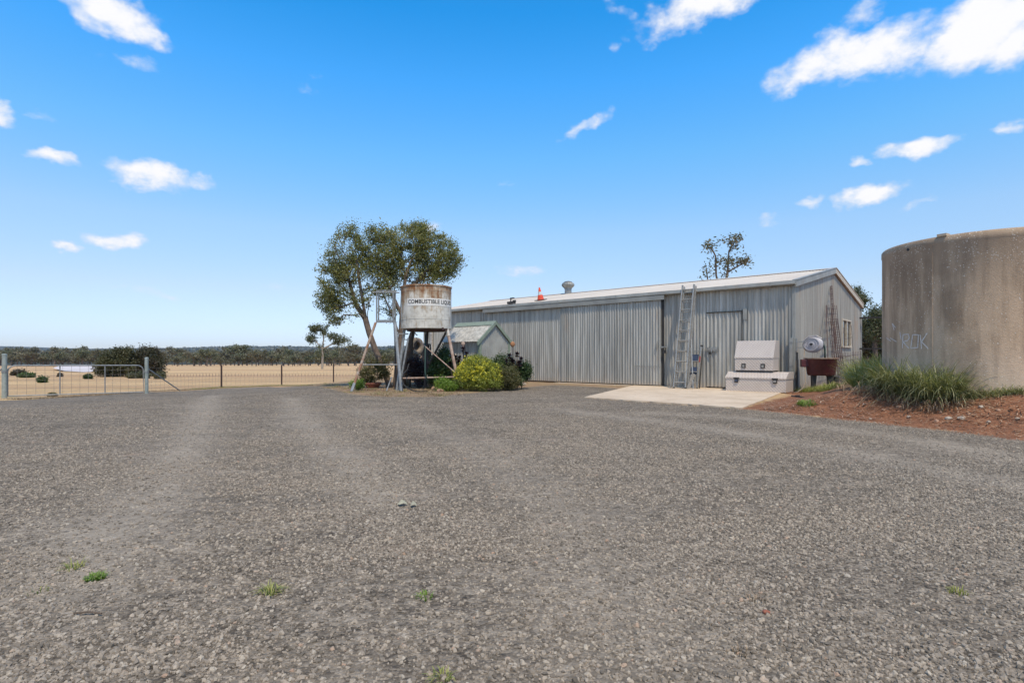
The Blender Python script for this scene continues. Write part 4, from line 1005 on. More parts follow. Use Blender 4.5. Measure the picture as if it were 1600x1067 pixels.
# ------------------------------------------------------------------ dark four wheel buggy with a spare tyre, seen from behind
VY = 22.6; vp = GX(653, VY); vh = thing('off_road_vehicle', 'dark purple off road vehicle with a dusty spare tyre, parked behind the tree trunks', 'vehicle', (vp.x, vp.y+.5, vp.z), R(14))
m = MB(); m.hull([[Vector((x, y, z)) for x, z in [(-.52, .45), (.52, .45), (.54, .95), (.42, 1.02), (-.42, 1.02), (-.54, .95)]] for y in (-.3, 1.5)]); m.build('body', M['purplebody'], vh, bevel=.03)
m = MB(); m.box((0, -.36, .62), (1.1, .1, .14)); m.build('bumper', M['dark'], vh, bevel=.02)
for sx in (-.56, .56):
    for y in (.15, 1.3):
        m = MB(); m.tube([(sx-.1, y, .3), (sx-.09, y, .3), (sx+.09, y, .3), (sx+.1, y, .3)], [.24, .3, .3, .24], 24); w = m.build('wheel', M['tyre'], vh, smooth='auto')
        m = MB(); m.tube([(sx-.105, y, .3), (sx+.105, y, .3)], .15, 16); m.build('rim', M['dark'], w)
    m = MB(); m.hull([[Vector((sx+math.cos(a)*0-.13, .15+.36*math.cos(a), .32+.38*math.sin(a))) for a in np.linspace(.2, 2.9, 9)], [Vector((sx+.13, .15+.36*math.cos(a), .32+.38*math.sin(a))) for a in np.linspace(.2, 2.9, 9)]], cap=False, closed=False); m.build('mudguard', M['dark'], vh)
m = MB()
for sx in (-.48, .48): m.tube([(sx, .2, .98), (sx*.95, .25, 1.72), (sx*.95, 1.1, 1.75), (sx, 1.45, 1.0)], .026, 8)
m.tube([(-.45, .25, 1.72), (.45, .25, 1.72)], .026, 8); m.build('roll_bar', M['dark'], vh)
for sx in (-.26, .26):
    m = MB(); m.box((sx, .45, 1.25), (.40, .14, .62)); m.box((sx, .62, .98), (.40, .42, .14)); s_ = m.build('seat', M['dark'], vh, bevel=.04)
    m = MB(); m.tube([(sx-.17, .42, 1.66), (sx-.1, .42, 1.66), (sx+.1, .42, 1.66), (sx+.17, .42, 1.66)], [.06, .12, .12, .06], 12); m.build('head_rest', M['dark'], s_)
sp = vh.matrix_basis.inverted()@ray(650, 541, VY-.05); tilt = Matrix.Rotation(R(35), 3, 'Z')@Matrix.Rotation(R(90), 3, 'X')
m = MB(); loops = []
for i in range(33):
    a = 2*math.pi*i/32; ring = []
    for j in range(10):
        b_ = 2*math.pi*j/10; rr = .265+.095*math.copysign(abs(math.cos(b_))**.6, math.cos(b_)); zz = .11*math.copysign(abs(math.sin(b_))**.6, math.sin(b_)); ring.append(sp+tilt@Vector((rr*math.cos(a), rr*math.sin(a), zz)))
    loops.append(ring)
m.hull(loops, cap=False); spt = m.build('spare_tyre', M['tyre'], vh, smooth='auto')
m = MB(); m.tube([sp+tilt@Vector((0, 0, -.03)), sp+tilt@Vector((0, 0, -.05))], .17, 20); m.build('rim', M['dark'], spt)
m = MB(); q = vh.matrix_basis.inverted()@ray(656, 557.5, VY-.1); m.box((q.x, -.42, q.z), (.20, .015, .10)); m.build('number_plate', M['pinkpipe'], vh)

# ------------------------------------------------------------------ pot, rocks, twig debris
def rock(name, label, c, s, mat, seed, group=None):
    bm = bmesh.new(); bmesh.ops.create_icosphere(bm, subdivisions=2, radius=1); rr = random.Random(seed)
    for v in bm.verts:
        nz = mnoise.noise(v.co*1.3+Vector((seed*3.1, 0, 0))); v.co = Vector((v.co.x*s[0], v.co.y*s[1], v.co.z*s[2]))*(1+.45*nz)
    me = bpy.data.meshes.new(name); bm.to_mesh(me); bm.free(); me.materials.append(mat)
    o = bpy.data.objects.new(name, me); COL.objects.link(o); o.location = (c[0], c[1], c[2]+s[2]*.55); o.rotation_euler = (0, 0, rr.random()*6); tag(o, label, 'rock', group); return o
gk = 'tan rocks heaped at the bed edge'
rock('rock', 'largest tan rock at the back of the heap beside the green ground cover', G(687, 606), (.17, .14, .11), M['rock'], 1, gk)
rock('rock', 'left tan rock of the heap beside the bed edge, nearest the black hose', G(680, 609.5), (.14, .12, .09), M['rock'], 2, gk)
rock('rock', 'small tan rock at the right end of the heap', G(693.5, 608.5), (.12, .11, .09), M['rock'], 3, gk)
o = rock('rock', 'tan rock perched on top of the heap', G(687, 608.5), (.12, .11, .09), M['rock'], 4, gk); o.location.z += .13
rock('rock', 'low tan rock at the front of the heap', G(688, 612), (.13, .11, .07), M['rock'], 5, gk)
rock('rock', 'flat pale rock lying between the tan heap and the yellow bush', G(712, 610), (.24, .17, .09), M['palerock'], 6)
rock('rock', 'pale rock right of the terracotta bowl', G(607, 605), (.14, .12, .09), M['palerock'], 7)
rock('rock', 'small pale rock just left of the terracotta bowl', G(565, 606), (.13, .12, .08), M['palerock'], 8)
rock('rock', 'pale rock beside the rusty leg foot', G(559, 609), (.11, .1, .06), M['palerock'], 9)
rock('rock', 'small white rock at the foot of the right hand bushes near the shed', G(817, 602), (.13, .11, .08), M['palerock'], 10)
for i, (px, py, s) in enumerate([(1486, 627, .10), (1533, 637, .08), (1405, 637, .09), (1482, 655, .09), (1464, 659, .07), (1502, 655, .10), (1328, 649, .06), (1420, 652, .07), (1380, 641, .06), (1440, 630, .06), (1560, 642, .06), (1360, 655, .05), (1515, 648, .05), (1590, 655, .06), (1300, 640, .05), (1350, 632, .05), (1470, 645, .05), (1545, 660, .06)]):
    rock('stone', 'pale stone lying loose on the red dirt bank', G(px, py), (s*.62, s*.5, s*.36), M['palerock'] if i % 2 else M['rock'], 20+i, 'pale stones on the red dirt bank')
rock('stone', 'reddish stone lying alone on the near right of the gravel', G(1197, 958), (.019, .016, .012), M['terracotta'], 44)
pt_ = G(582, 606); pb = thing('terracotta_bowl', 'wide terracotta bowl under the tree beside the platform leg', 'plant pot', (pt_.x, pt_.y, pt_.z))
m = MB(); m.lathe([(.22, -.02), (.33, .14), (.37, .16), (.37, .215), (.33, .215), (.30, .15), (0, .14)], 28, sx=.92, sy=.92); m.build('bowl', M['terracotta'], pb, smooth='auto')
bd_ = G(1250, 622); m = MB(); m.bar((-.17, .14, .05), (.13, -.12, .02), .05, .035); m.bar((-.10, .07, .06), (.0, .0, .07), .06, .03); o = m.build('black_offcut', M['dark'], bevel=.006); o.location = bd_; tag(o, 'short black offcut lying on the red dirt near the shed corner', 'offcut')

# rusty disc ornaments on stakes
def ornament(label, px, py, Y, r, mat, py2):
    c = ray(px, py, Y); b_ = GX(px, Y); t = thing('garden_stake', label, 'garden ornament', b_)
    m = MB(); m.tube([(0, 0, 0), (0, 0, c.z-b_.z)], .009, 6); m.build('stake', M['rustbar'], t)
    m = MB()
    m.lathe([(0, -r), (r*.6, -r*.82), (r*.96, -r*.2), (r, .05*r), (r*.85, r*.5), (r*.45, r*.9), (0, r)], 20, c=(0, 0, c.z-b_.z), sx=.85, sy=.35); m.build('disc', mat, t, smooth=True)
M['rustdisc'] = simple('orange_rust', (.40, .19, .085), (.25, .11, .05), rough=.8, scale=20)
ornament('orange rusted ball ornament on a thin stake above the dark rosettes', 801, 538, 21.2, .11, M['rustdisc'], 0)
ornament('dull brown ball ornament on a thin stake before the garden shed', 723.5, 537.5, 20.9, .09, M['pinkpipe'], 0)

# ------------------------------------------------------------------ gate, strainer posts, boundary fence
gL, gR = GX(63/5.333, 19.9), GX(1195/5.333, 22.7)
gt = thing('farm_gate', 'long galvanised pipe farm gate with wire mesh infill', 'gate', gL)
dg = gR-gL; Lg = math.hypot(dg.x, dg.y)
def gq(s, z): return Vector((dg.x*s, dg.y*s, dg.z*s+z))
zt_, zb_ = 1.16, .07
rr = .22/Lg
m = MB(); pts = [gq(0, zb_), gq(0, zt_-.22)]+[gq(rr*(1-math.cos(a)), zt_-.22+.22*math.sin(a)) for a in np.linspace(.3, 1.57, 5)]+[gq(1-rr*(1-math.cos(a)), zt_-.22+.22*math.sin(a)) for a in np.linspace(1.57, .3, 5)]+[gq(1, zt_-.22), gq(1, zb_), gq(0, zb_)]
m.tube(pts, .024, 8); m.build('gate_frame', M['galv'], gt, smooth='auto')
for s in (.355, .69):
    m = MB(); m.tube([gq(s, zb_), gq(s, zt_)], .02, 8); m.build('gate_upright', M['galv'], gt)
wm = None
for i in range(15):
    s = (i+1)/16; 
    m = MB(); m.tube([gq(s, zb_), gq(s, zt_)], .004, 4); m.build('gate_wire', M['wire'], gt)
for z in (.2, .33, .47, .63, .8, .98):
    m = MB(); m.tube([gq(0, z), gq(1, z)], .004, 4); m.build('gate_wire', M['wire'], gt)
m = MB(); m.tube([gq(-.03, .95), gq(.0, .93)], .015, 6); m.tube([gq(-.03, .9), gq(-.01, .7)], .01, 6); m.build('gate_latch', M['dark'], gt)
def strainer(label, px, Y, r, h, brace=None):
    p = GX(px, Y); t = thing('gate_post', label, 'post', p)
    m = MB(); m.lathe([(r, -.3), (r, h-.03), (r*1.08, h-.025), (r*1.05, h-.005), (r*.6, h+.02), (0, h+.025)], 18); m.build('pipe', M['galvgreen'], t, smooth='auto')
    m = MB(); m.lathe([(r+.012, h*.58), (r+.012, h*.63)], 18); m.build('collar', M['galv'], t)
    if brace: q = brace-p; m = MB(); m.tube([(0, 0, h*.78) if q.x > 0 else (0, 0, h*.72), q], .026, 8); m.build('brace', M['galv'], t)
    return p
pL = strainer('thick round galvanised post at the left end of the gate', 7, 19.8, .075, 1.56, GX(-50, 20.5))
pR = strainer('round galvanised post at the right end of the gate with a diagonal brace', 229, 22.75, .068, 1.47, G(281.5, 610.5))
fpx = [(229, 22.75), (346, 29.0), (440, 33.0), (521, 37.0), (590, 41.0), (650, 45)]
prev = None; posts = []
for i, (px, Y) in enumerate(fpx):
    p = GX(px, Y); posts.append(p)
    if i == 0: continue
    lab = ['', 'dark star post of the paddock fence, next to the braced gate post', 'dark star post of the paddock fence, second from the gate', 'dark star post of the paddock fence, just left of the tree', 'dark star post of the paddock fence seen between the leaning trunks', 'dark star post of the paddock fence behind the off road vehicle'][i]
    m = MB(); h = 1.18
    for a in (0, 2.1, 4.2): m.box((.022*math.cos(a), .022*math.sin(a), h/2-.1), (.05, .012, h+.2), Matrix.Rotation(a, 3, 'Z'))
    o = m.build('star_post', M['starpost']); o.location = p; tag(o, lab, 'fence post', 'star posts of the paddock fence')
fw_ = thing('fence_wires', 'thin wire fencing strung from the gate post along the star posts', 'wire fence', posts[0])
for z in (.08, .2, .33, .47, .62, .8, 1.05):
    m = MB(); m.tube([p+Vector((0, 0, z)) for p in posts], .004, 4); m.build('line_wire', M['wire'], fw_, local=fw_)
m = MB()
for a, b_ in zip(posts, posts[1:]):
    n = int((b_-a).length/.3)
    for i in range(1, n):
        q = a.lerp(b_, i/n); q.z = tz(q.x, q.y)*.5+q.z*.5; m.tube([q+Vector((0, 0, .08)), q+Vector((0, 0, .8))], .0035, 3, cap=False)
o = m.build('picket_wires', M['wire'], fw_, local=fw_); o['kind'] = 'stuff'
# second line of short droppers far in the paddock
m = MB(); a = G(262, 588); b_ = G(560, 587.5); n = 60
for i in range(n+1):
    q = a.lerp(b_, i/n); z = tz(q.x, q.y); m.box((q.x, q.y, z+.1), (.018, .018, .3))
o = m.build('fence_droppers', M['starpost']); tag(o, 'row of tiny dark droppers of a low electric fence across the paddock', 'fence droppers')
# ------------------------------------------------------------------ vegetation
def quads_leaf(C, size, asp=.45, droop=0.3, r=rng, flat=None):
    """kite shaped leaves centred on C (n,3): returns verts, faces"""
    n = len(C); a = r.uniform(0, 2*np.pi, n); el = r.normal(-droop, .55, n)
    d = np.stack([np.cos(a)*np.cos(el), np.sin(a)*np.cos(el), np.sin(el)], 1)
    q = r.normal(size=(n, 3)); s = np.cross(d, q); s /= np.linalg.norm(s, axis=1, keepdims=True)+1e-9
    L = (size*r.uniform(.6, 1.4, n))[:, None]; w = L*asp
    V_ = np.stack([C-d*L*.5, C-s*w*.5+d*L*.05, C+d*L*.5, C+s*w*.5+d*L*.05], 1).reshape(-1, 3)
    return V_, np.arange(n*4).reshape(n, 4)
def leafcloud(name, cl, per, spread, size, mat, parent, asp=.45, droop=.3, r=rng):
    cl = np.asarray(cl, float); n = len(cl); per = np.maximum(1, (per*r.uniform(.4, 1.5, n)).astype(int))
    C = np.repeat(cl, per, 0); sp = np.repeat(r.uniform(.6, 1.3, n), per)[:, None]
    C = C+r.normal(size=C.shape)*np.array(spread)*sp
    V_, F_ = quads_leaf(C, size, asp, droop, r); return meshobj(name, V_, F_, mat, parent)
def grow(trunks, targets, r0, mat, name, parent, r=rng, tip=.006, wob=.08, maxr=None):
    """branches: every target is joined to the nearest point of the growing skeleton"""
    nodes = []; par = []
    for pts in trunks:
        pts = [Vector(p) for p in pts]; prev = -1
        if len(pts[0:1]) and nodes:
            dd = [(n-pts[0]).length for n in nodes]; j = int(np.argmin(dd))
            if dd[j] < .12: prev = j; pts = pts[1:]
        for i, p in enumerate(pts):
            if prev >= 0:
                a = nodes[prev]; k = max(1, int((p-a).length/.28)); a = a.copy()
                for q in range(1, k+1): nodes.append(a.lerp(p, q/k)); par.append(prev); prev = len(nodes)-1
            else: nodes.append(p); par.append(-1); prev = len(nodes)-1
    base_n = len(nodes)
    T = [Vector(t) for t in targets]; arr = np.array(nodes)
    T.sort(key=lambda t: float(np.min(np.linalg.norm(arr-np.array(t), axis=1))))
    for t_ in T:
        A = np.array(nodes); d = np.array(t_)-A; L = np.linalg.norm(d, axis=1)
        cost = L+np.maximum(0, -d[:, 2])*2.0+(L < .05)*5+np.maximum(0, np.hypot(d[:, 0], d[:, 1])-d[:, 2]*1.5)*.35
        j = int(np.argmin(cost)); a = nodes[j]; k = max(1, int(L[j]/.32)); prev = j; a = a.copy()
        for q in range(1, k+1):
            f = q/k; p = a.lerp(t_, f)+Vector((0, 0, .10*math.sin(f*math.pi)*L[j]))
            if q < k: p += Vector(r.normal(size=3))*wob*.3
            nodes.append(p); par.append(prev); prev = len(nodes)-1
    n = len(nodes); w = np.zeros(n); ch = [[] for _ in range(n)]
    for i in range(n):
        if par[i] >= 0: ch[par[i]].append(i)
    for i in range(n-1, -1, -1):
        w[i] += 1 if not ch[i] else 0
        if par[i] >= 0: w[par[i]] += w[i]
    # order is parent-before-child so a reverse pass is enough
    W0 = max(w.max(), 1); rad = np.maximum(tip, r0*np.sqrt(w/W0))
    if maxr: rad[base_n:] = np.minimum(rad[base_n:], maxr)
    m = MB(); seen = set()
    for i in range(n):
        if i in seen or (par[i] >= 0 and ch[par[i]] and max(ch[par[i]], key=lambda c: w[c]) == i): continue
        chain = [par[i], i] if par[i] >= 0 else [i]; c = i; seen.add(i)
        while ch[c]:
            c = max(ch[c], key=lambda q: w[q]); chain.append(c); seen.add(c)
        rs = [float(rad[q]) for q in chain]
        if par[i] >= 0: rs[0] = min(rs[0], rs[1]*1.3)
        if len(chain) > 1: m.tube([nodes[q] for q in chain], rs, 7 if rs[0] > .03 else 4, cap=False)
    return m.build(name, mat, parent, smooth=True)
def lobes(ls, n, r=rng, shell=.35):
    """random points in ellipsoids (centre, radii, weight), biased to the outside"""
    out = []; W_ = np.array([l[2] for l in ls], float); W_ /= W_.sum()
    for (c, rad, _), k in zip(ls, r.multinomial(n, W_)):
        v = r.normal(size=(k, 3)); v /= np.linalg.norm(v, axis=1, keepdims=True); u = r.uniform(shell**3, 1, k)**(1/3)
        out.append(np.array(c)+v*u[:, None]*np.array(rad))
    return np.concatenate(out)

# --- the multi-stemmed tree behind the fuel tank
TY = 21.9; tb = GX(617, TY)
def near_tree(label, base_px, Yb, trunks_px, lob, ncl, per, r0, seed, name='shade_tree'):
    r = np.random.default_rng(seed); b0 = GX(base_px, Yb); t = thing(name, label, 'tree', b0)
    lb = [((ray(px, py, Y)), (sx*Y/F, sy, sz*Y/F), sx*sz*w) for px, py, Y, sx, sz, sy, w in lob]
    lb = [((c.x-b0.x, c.y-b0.y, c.z-b0.z), rad, w) for c, rad, w in lb]
    cl = lobes(lb, ncl, r, .25)
    cl = cl[np.array([mnoise.noise(Vector(c)*1.05+Vector((seed, 0, 0))) > -.42 for c in cl])]
    tr = [[(ray(px, py, Y)-b0) if py is not None else GX(px, Y)-b0-Vector((0, 0, .1)) for px, py, Y in pts] for pts in trunks_px]
    grow(tr, cl, r0, M['bark'], 'trunk', t, r, maxr=.032)
    leafcloud('crown', cl, per, (.12, .13, .11), .08, M['leaf'], t, .42, .45, r)
    return t
near_tree('left leaning tree with a forked trunk and open crown beside the fuel tank platform', 606, 21.7,
    [[(611, None, 21.7), (597, 570, 21.7), (586, 545, 21.75), (577, 520, 21.8), (571, 498, 21.8)], [(571, 498, 21.8), (556, 475, 21.9), (546, 440, 22.0), (536, 405, 22.1)], [(571, 498, 21.8), (566, 465, 21.6), (560, 430, 21.6), (556, 395, 21.7)], [(577, 520, 21.8), (574, 490, 21.7), (580, 460, 21.6)]],
    [(540, 400, 22, 34, 46, 1.0, 1.15), (520, 440, 22, 24, 42, .8, 1.0), (560, 430, 22, 34, 50, 1.0, .85), (512, 468, 22, 19, 30, .6, 1.0), (552, 370, 22, 15, 22, .5, 1), (522, 488, 22, 14, 22, .45, .8), (556, 478, 21.7, 26, 26, .7, .4)], 400, 58, .115, 3)
near_tree('right tree with a dark upright trunk and dense dome crown above the fuel tank', 621, 22.0,
    [[(618, None, 22.0), (622, 570, 22.0), (627, 530, 22.05), (629, 495, 22.1), (630, 465, 22.2)], [(630, 465, 22.2), (634, 430, 22.3), (648, 395, 22.4)], [(629, 495, 22.1), (608, 450, 22.0), (598, 410, 22.0)], [(630, 465, 22.2), (665, 425, 22.4), (690, 405, 22.4)], [(627, 530, 22.05), (612, 490, 21.8), (590, 440, 21.7)]],
    [(600, 395, 22.2, 32, 38, 1.0, 1.2), (640, 385, 22.5, 34, 36, 1.1, 1.25), (680, 398, 22.5, 34, 34, 1.0, 1.25), (704, 412, 22.4, 17, 28, .7, 1.2), (600, 440, 22.1, 26, 30, .8, .9), (650, 425, 22.8, 46, 22, 1.0, 1.1), (655, 362, 22.5, 26, 16, .7, 1.2), (594, 365, 22.2, 20, 14, .6, .9), (606, 480, 21.9, 20, 26, .6, .4), (688, 430, 22.4, 22, 16, .6, 1.1)], 700, 60, .13, 5)
ts = thing('tree_stump_trunk', None, None)
bpy.data.objects.remove(ts)
t3 = thing('leaning_trunk', 'short bare trunk leaning right under the raised fuel tank', 'tree', GX(622, 21.2))
b0 = Vector(t3.location); r3 = np.random.default_rng(9)
tr = [[GX(624, 21.2)-b0-Vector((0, 0, .1)), ray(631, 570, 21.2)-b0, ray(638, 545, 21.25)-b0, ray(644, 522, 21.3)-b0, ray(647, 512, 21.4)-b0]]
m = MB(); m.tube(tr[0], [.22, .15, .13, .10, .06], 12); m.build('trunk', M['bark'], t3, smooth=True)
m = MB(); m.tube([ray(636, 550, 21.2)-b0, ray(646, 545, 21.1)-b0, ray(652, 532, 21.1)-b0], [.06, .04, .025], 7); m.build('limb', M['bark'], t3, smooth=True)
# thicken the two trunks at the foot
for o_, pts, rs in (('left', [(611, None, 21.7), (603, 582, 21.7), (594, 562, 21.7), (587, 546, 21.75)], [.30, .24, .20, .16]), ):
    pass

# --- bushes
def bush(name, label, px, Y, lob, ncl, per, size, mat, seed, spread=.07, stem=.03, asp=.5, droop=0, cat='bush', second=None):
    r = np.random.default_rng(seed); b0 = GX(px, Y); t = thing(name, label, cat, b0)
    lb = [((ray(a, c, YY)-b0), (sx*YY/F, sy, sz*YY/F), sx*sz) for a, c, YY, sx, sz, sy in lob]
    cl = lobes([(tuple(c), rad, w) for c, rad, w in lb], ncl, r, .55); cl = cl*r.uniform(.9, 1.13, (len(cl), 1)); cl = cl[cl[:, 2] > .04]
    st_ = cl[r.choice(len(cl), min(len(cl), 60), replace=False)]
    grow([[(0, 0, -.05), (0, 0, .12)]], st_, stem, M['twig'], 'stems', t, r, tip=.004)
    leafcloud('foliage', cl, per, (spread,)*3, size, mat, t, asp, droop, r)
    if second:
        mat2, n2, s2, upz = second; c2 = lobes([(tuple(c), tuple(q*1.06 for q in rad), w) for c, rad, w in lb], n2, r, .9); c2 = c2[c2[:, 2] > upz]
        leafcloud('flowers', c2, 9, (.035,)*3, s2, mat2, t, .8, 0, r)
    return t
bush('flowering_bush', 'round bush covered in yellow flowers in front of the garden shed', 747, 19.6, [(742, 583, 19.6, 26, 24, .6), (762, 586, 19.6, 22, 20, .6), (728, 590, 19.5, 18, 17, .5), (748, 574, 19.7, 22, 15, .5), (750, 598, 19.4, 36, 10, .6)], 650, 44, .05, M['leafyg'], 11, second=(M['yellow'], 1500, .042, .40))
bush('flowering_bush', 'lower grey green bush right of the yellow flowering bush', 788, 19.9, [(788, 588, 19.9, 20, 17, .5), (797, 594, 19.8, 16, 13, .4), (775, 598, 19.7, 18, 8, .4)], 300, 40, .05, M['leafbrown'], 12)
bush('green_bush', 'green bush between the garden shed and the dark rosettes', 779, 21.0, [(779, 572, 21.0, 11, 14, .4), (789, 568, 21.0, 9, 11, .3)], 130, 45, .05, M['leafdark'], 13)
bush('green_bush', 'rounded green bush at the right end of the garden bed against the shed', 815, 20.8, [(815, 582, 20.8, 14, 13, .4), (806, 592, 20.6, 14, 9, .4), (822, 577, 20.8, 9, 8, .3)], 230, 42, .055, M['leafdark'], 14)
bush('green_bush', 'large dark green bush behind the fuel tank stand brace', 690, 21.1, [(688, 572, 21.2, 16, 20, .5), (700, 580, 21.1, 16, 18, .5), (676, 586, 21.0, 12, 14, .4), (694, 555, 21.3, 9, 11, .3)], 330, 42, .07, M['leafdark'], 15)
bush('green_bush', 'low bright green cover at the right foot of the tank stand', 700, 19.3, [(700, 604, 19.3, 17, 7, .35), (690, 598, 19.5, 9, 6, .3)], 150, 34, .05, M['strapgreen'], 16)
bush('potted_shrub', 'olive brown shrub spreading above the terracotta bowl', 582, GX(0, 1).y and G(582, 606).y, [(583, 582, G(582, 606).y, 22, 14, .45), (600, 577, G(582, 606).y, 13, 13, .35), (571, 586, G(582, 606).y, 11, 11, .3), (588, 570, G(582, 606).y, 15, 11, .35)], 240, 34, .055, M['leafbrown'], 17, spread=.06, cat='shrub')
bush('purple_shrub', 'very dark purple leaved shrub hanging below the off road vehicle', 652, 21.3, [(652, 578, 21.3, 13, 16, .35), (645, 570, 21.3, 9, 9, .3), (656, 592, 21.2, 8, 13, .3)], 220, 36, .06, M['purpleleaf'], 18)
bush('green_tuft', 'small green weed clump left of the terracotta bowl', 560, 20.0, [(559, 600, 20.0, 9, 4, .25)], 50, 30, .06, M['strapgreen'], 19, cat='weeds')

# dark rosette succulents
def rosette_plant(label, px, Y, heads, seed):
    r = np.random.default_rng(seed); b0 = GX(px, Y); t = thing('rosette_plant', label, 'succulent', b0)
    for hx_, hy_, sz in heads:
        c = ray(hx_, hy_, Y)-b0
        m = MB(); m.tube([(c.x*.5, 0, 0), (c.x*.8, 0, c.z*.5), tuple(c)], .016, 5); m.build('stem', M['twig'], t)
        m = MB(); c = c+Vector((0, r.uniform(-.12, .12), 0))
        for k in range(44):
            a = k*2.4; el = -.7+2.1*(k/44)+r.normal(0, .12); L = sz*r.uniform(.7, 1.15); d = Vector((math.cos(a)*math.cos(el), math.sin(a)*math.cos(el), math.sin(el))); s = Vector((-math.sin(a), math.cos(a), 0)); w = L*.24
            m.add([c, c+d*L*.6+s*w, c+d*L, c+d*L*.6-s*w], [(0, 1, 2, 3)])
        m.build('leaf_rosette', M['purpleleaf'], t)
rosette_plant('dark purple rosette plant under the orange ball ornament', 803, 20.6, [(796, 557, .15), (808, 555, .16), (802, 566, .17), (794, 572, .16), (811, 569, .17), (805, 577, .18), (814, 562, .13), (799, 562, .12), (800, 571, .17), (790, 579, .16), (812, 576, .16), (798, 583, .17), (806, 586, .17), (791, 564, .12)], 1)
rosette_plant('dark purple rosette plant in front of the garden shed side wall', 724, 20.4, [(724, 546, .15), (729, 554, .15), (712, 559, .17), (706, 556, .15), (718, 560, .15), (727, 562, .14), (709, 566, .16), (716, 568, .16), (723, 570, .16), (703, 570, .15), (712, 577, .16), (720, 578, .15)], 2)

# --- strappy grass clump before the water tank, and loose grass
def blades(name, label, centres, n, L, w, mat, seed, cat='grass clump', curve=1.0, kind=None, parent=None, base_r=.18, spread=.5, zl=None):
    r = np.random.default_rng(seed); cs = np.asarray(centres, float); K = 5
    k = r.integers(0, len(cs), n); a = r.uniform(0, 2*np.pi, n); rr = base_r*np.sqrt(r.uniform(0, 1, n))
    B = cs[k]+np.stack([rr*np.cos(a), rr*np.sin(a), np.zeros(n)], 1); B[:, 2] = terrain(B[:, 0], B[:, 1])-.02
    az = a+r.normal(0, .6, n); ln = L*r.uniform(.5, 1.15, n); lean = np.abs(r.normal(.25, spread, n)); cv = curve*r.uniform(.5, 1.5, n)
    Vs = np.zeros((n, K+1, 2, 3)); p = B.copy(); el = np.pi/2-lean
    sd = np.stack([-np.sin(az), np.cos(az), np.zeros(n)], 1)
    for i in range(K+1):
        ww = (w*(1-(i/K)**1.6)+.0006)*r.uniform(.9, 1.1, n)
        Vs[:, i, 0] = p-sd*ww[:, None]; Vs[:, i, 1] = p+sd*ww[:, None]
        d = np.stack([np.cos(az)*np.cos(el), np.sin(az)*np.cos(el), np.sin(el)], 1); p = p+d*(ln/K)[:, None]
        low = terrain(p[:, 0], p[:, 1])+.015; p[:, 2] = np.maximum(p[:, 2], low)
        el = el-cv*.33*(1+i*.25)
    f = []; base = np.arange(n)*(K+1)*2
    for i in range(K): f.append(np.stack([base+2*i, base+2*i+1, base+2*i+3, base+2*i+2], 1))
    V_ = Vs.reshape(-1, 3); o0 = cs[0] if parent is None else np.zeros(3)
    if parent is not None: V_ = V_-np.array(parent.location)
    else: V_ = V_-o0
    o = meshobj(name, V_, np.concatenate(f), mat, parent)
    if parent is None: o.location = tuple(o0); tag(o, label, cat, kind=kind)
    return o
def cen(pl, Y=None): return [tuple(GX(px, y)) for px, y in pl]
def fcen(pl): return [tuple(GX(px, onT(px, 600).y-d)) for px, d in pl]
def gcen(pl): return [tuple(G(*p)) for p in pl]
gA = thing('strappy_grass', 'bright green strappy grass clump at the left end of the bank beside the tank', 'grass clump', G(1355, 601))
blades('leaf_blades', None, gcen([(1338, 600), (1350, 602), (1362, 599), (1375, 602), (1388, 600), (1345, 596)]), 1700, .86, .0085, M['strap'], 1, parent=gA, base_r=.24, spread=.42, curve=.5)
blades('dry_blades', None, gcen([(1318, 606), (1340, 609), (1368, 610), (1390, 609), (1305, 604)]), 420, .42, .005, M['strapdry'], 2, parent=gA, base_r=.3, spread=.9, curve=1.5)
gB = thing('strappy_grass', 'large dark arching strappy clump against the front of the concrete tank', 'grass clump', GX(1450, onT(1450, 600).y-.3))
blades('leaf_blades', None, fcen([(1385, .3), (1396, .28), (1408, .25), (1424, .3), (1442, .35), (1458, .35), (1474, .3), (1488, .25), (1440, .2)]), 1700, .98, .009, M['strapgrey'], 3, parent=gB, base_r=.15, spread=.36, curve=.85)
blades('dry_blades', None, fcen([(1395, .5), (1420, .6), (1455, .6), (1485, .5)]), 300, .45, .007, M['strapdry'], 4, parent=gB, base_r=.25, spread=.6, curve=1.6)
gC = thing('strappy_grass', 'low dark green tuft at the right end of the arching clump', 'grass clump', GX(1513, onT(1513, 600).y-.2))
blades('leaf_blades', None, fcen([(1506, .2), (1520, .2)]), 300, .28, .006, M['strapgrey'], 5, parent=gC, base_r=.18, spread=.5, curve=.7)
blades('weeds', 'thin green weeds along the foot of the concrete tank', fcen([(1560, .15), (1585, .12), (1545, .15), (1600, .15), (1575, .1)]), 420, .28, .005, M['strapgrey'], 6, cat='weeds', base_r=.15, spread=.5)
blades('grass', 'green grass growing under the maroon mixer', cen([(1272, 18.4), (1282, 18.0), (1292, 17.6), (1300, 17.2), (1262, 18.8)]), 1500, .32, .006, M['strap'], 7, cat='grass', base_r=.35, spread=.5)
blades('weeds', 'bright green weed patch on the red dirt near the shed corner', [tuple(G(1258, 630)), tuple(G(1264, 632))], 420, .12, .006, M['strapgreen'], 8, cat='weeds', base_r=.16, spread=.7)
bd_pts = []
rb = np.random.default_rng(21)
bedn = np.array(BED)
while len(bd_pts) < 260:
    q = G(rb.uniform(505, 800), rb.uniform(597, 620)) if len(bd_pts) % 1 == 0 else None
    if sd_poly(np.array([q.x]), np.array([q.y]), BED)[0] > .05: bd_pts.append(tuple(q))
blades('dry_grass', None, bd_pts, 9000, .13, .004, M['strapdry'], 22, kind='stuff', base_r=.3, spread=.8)
blades('bed_weeds', None, bd_pts[:90], 2200, .11, .005, M['strap'], 23, kind='stuff', base_r=.22, spread=.8)
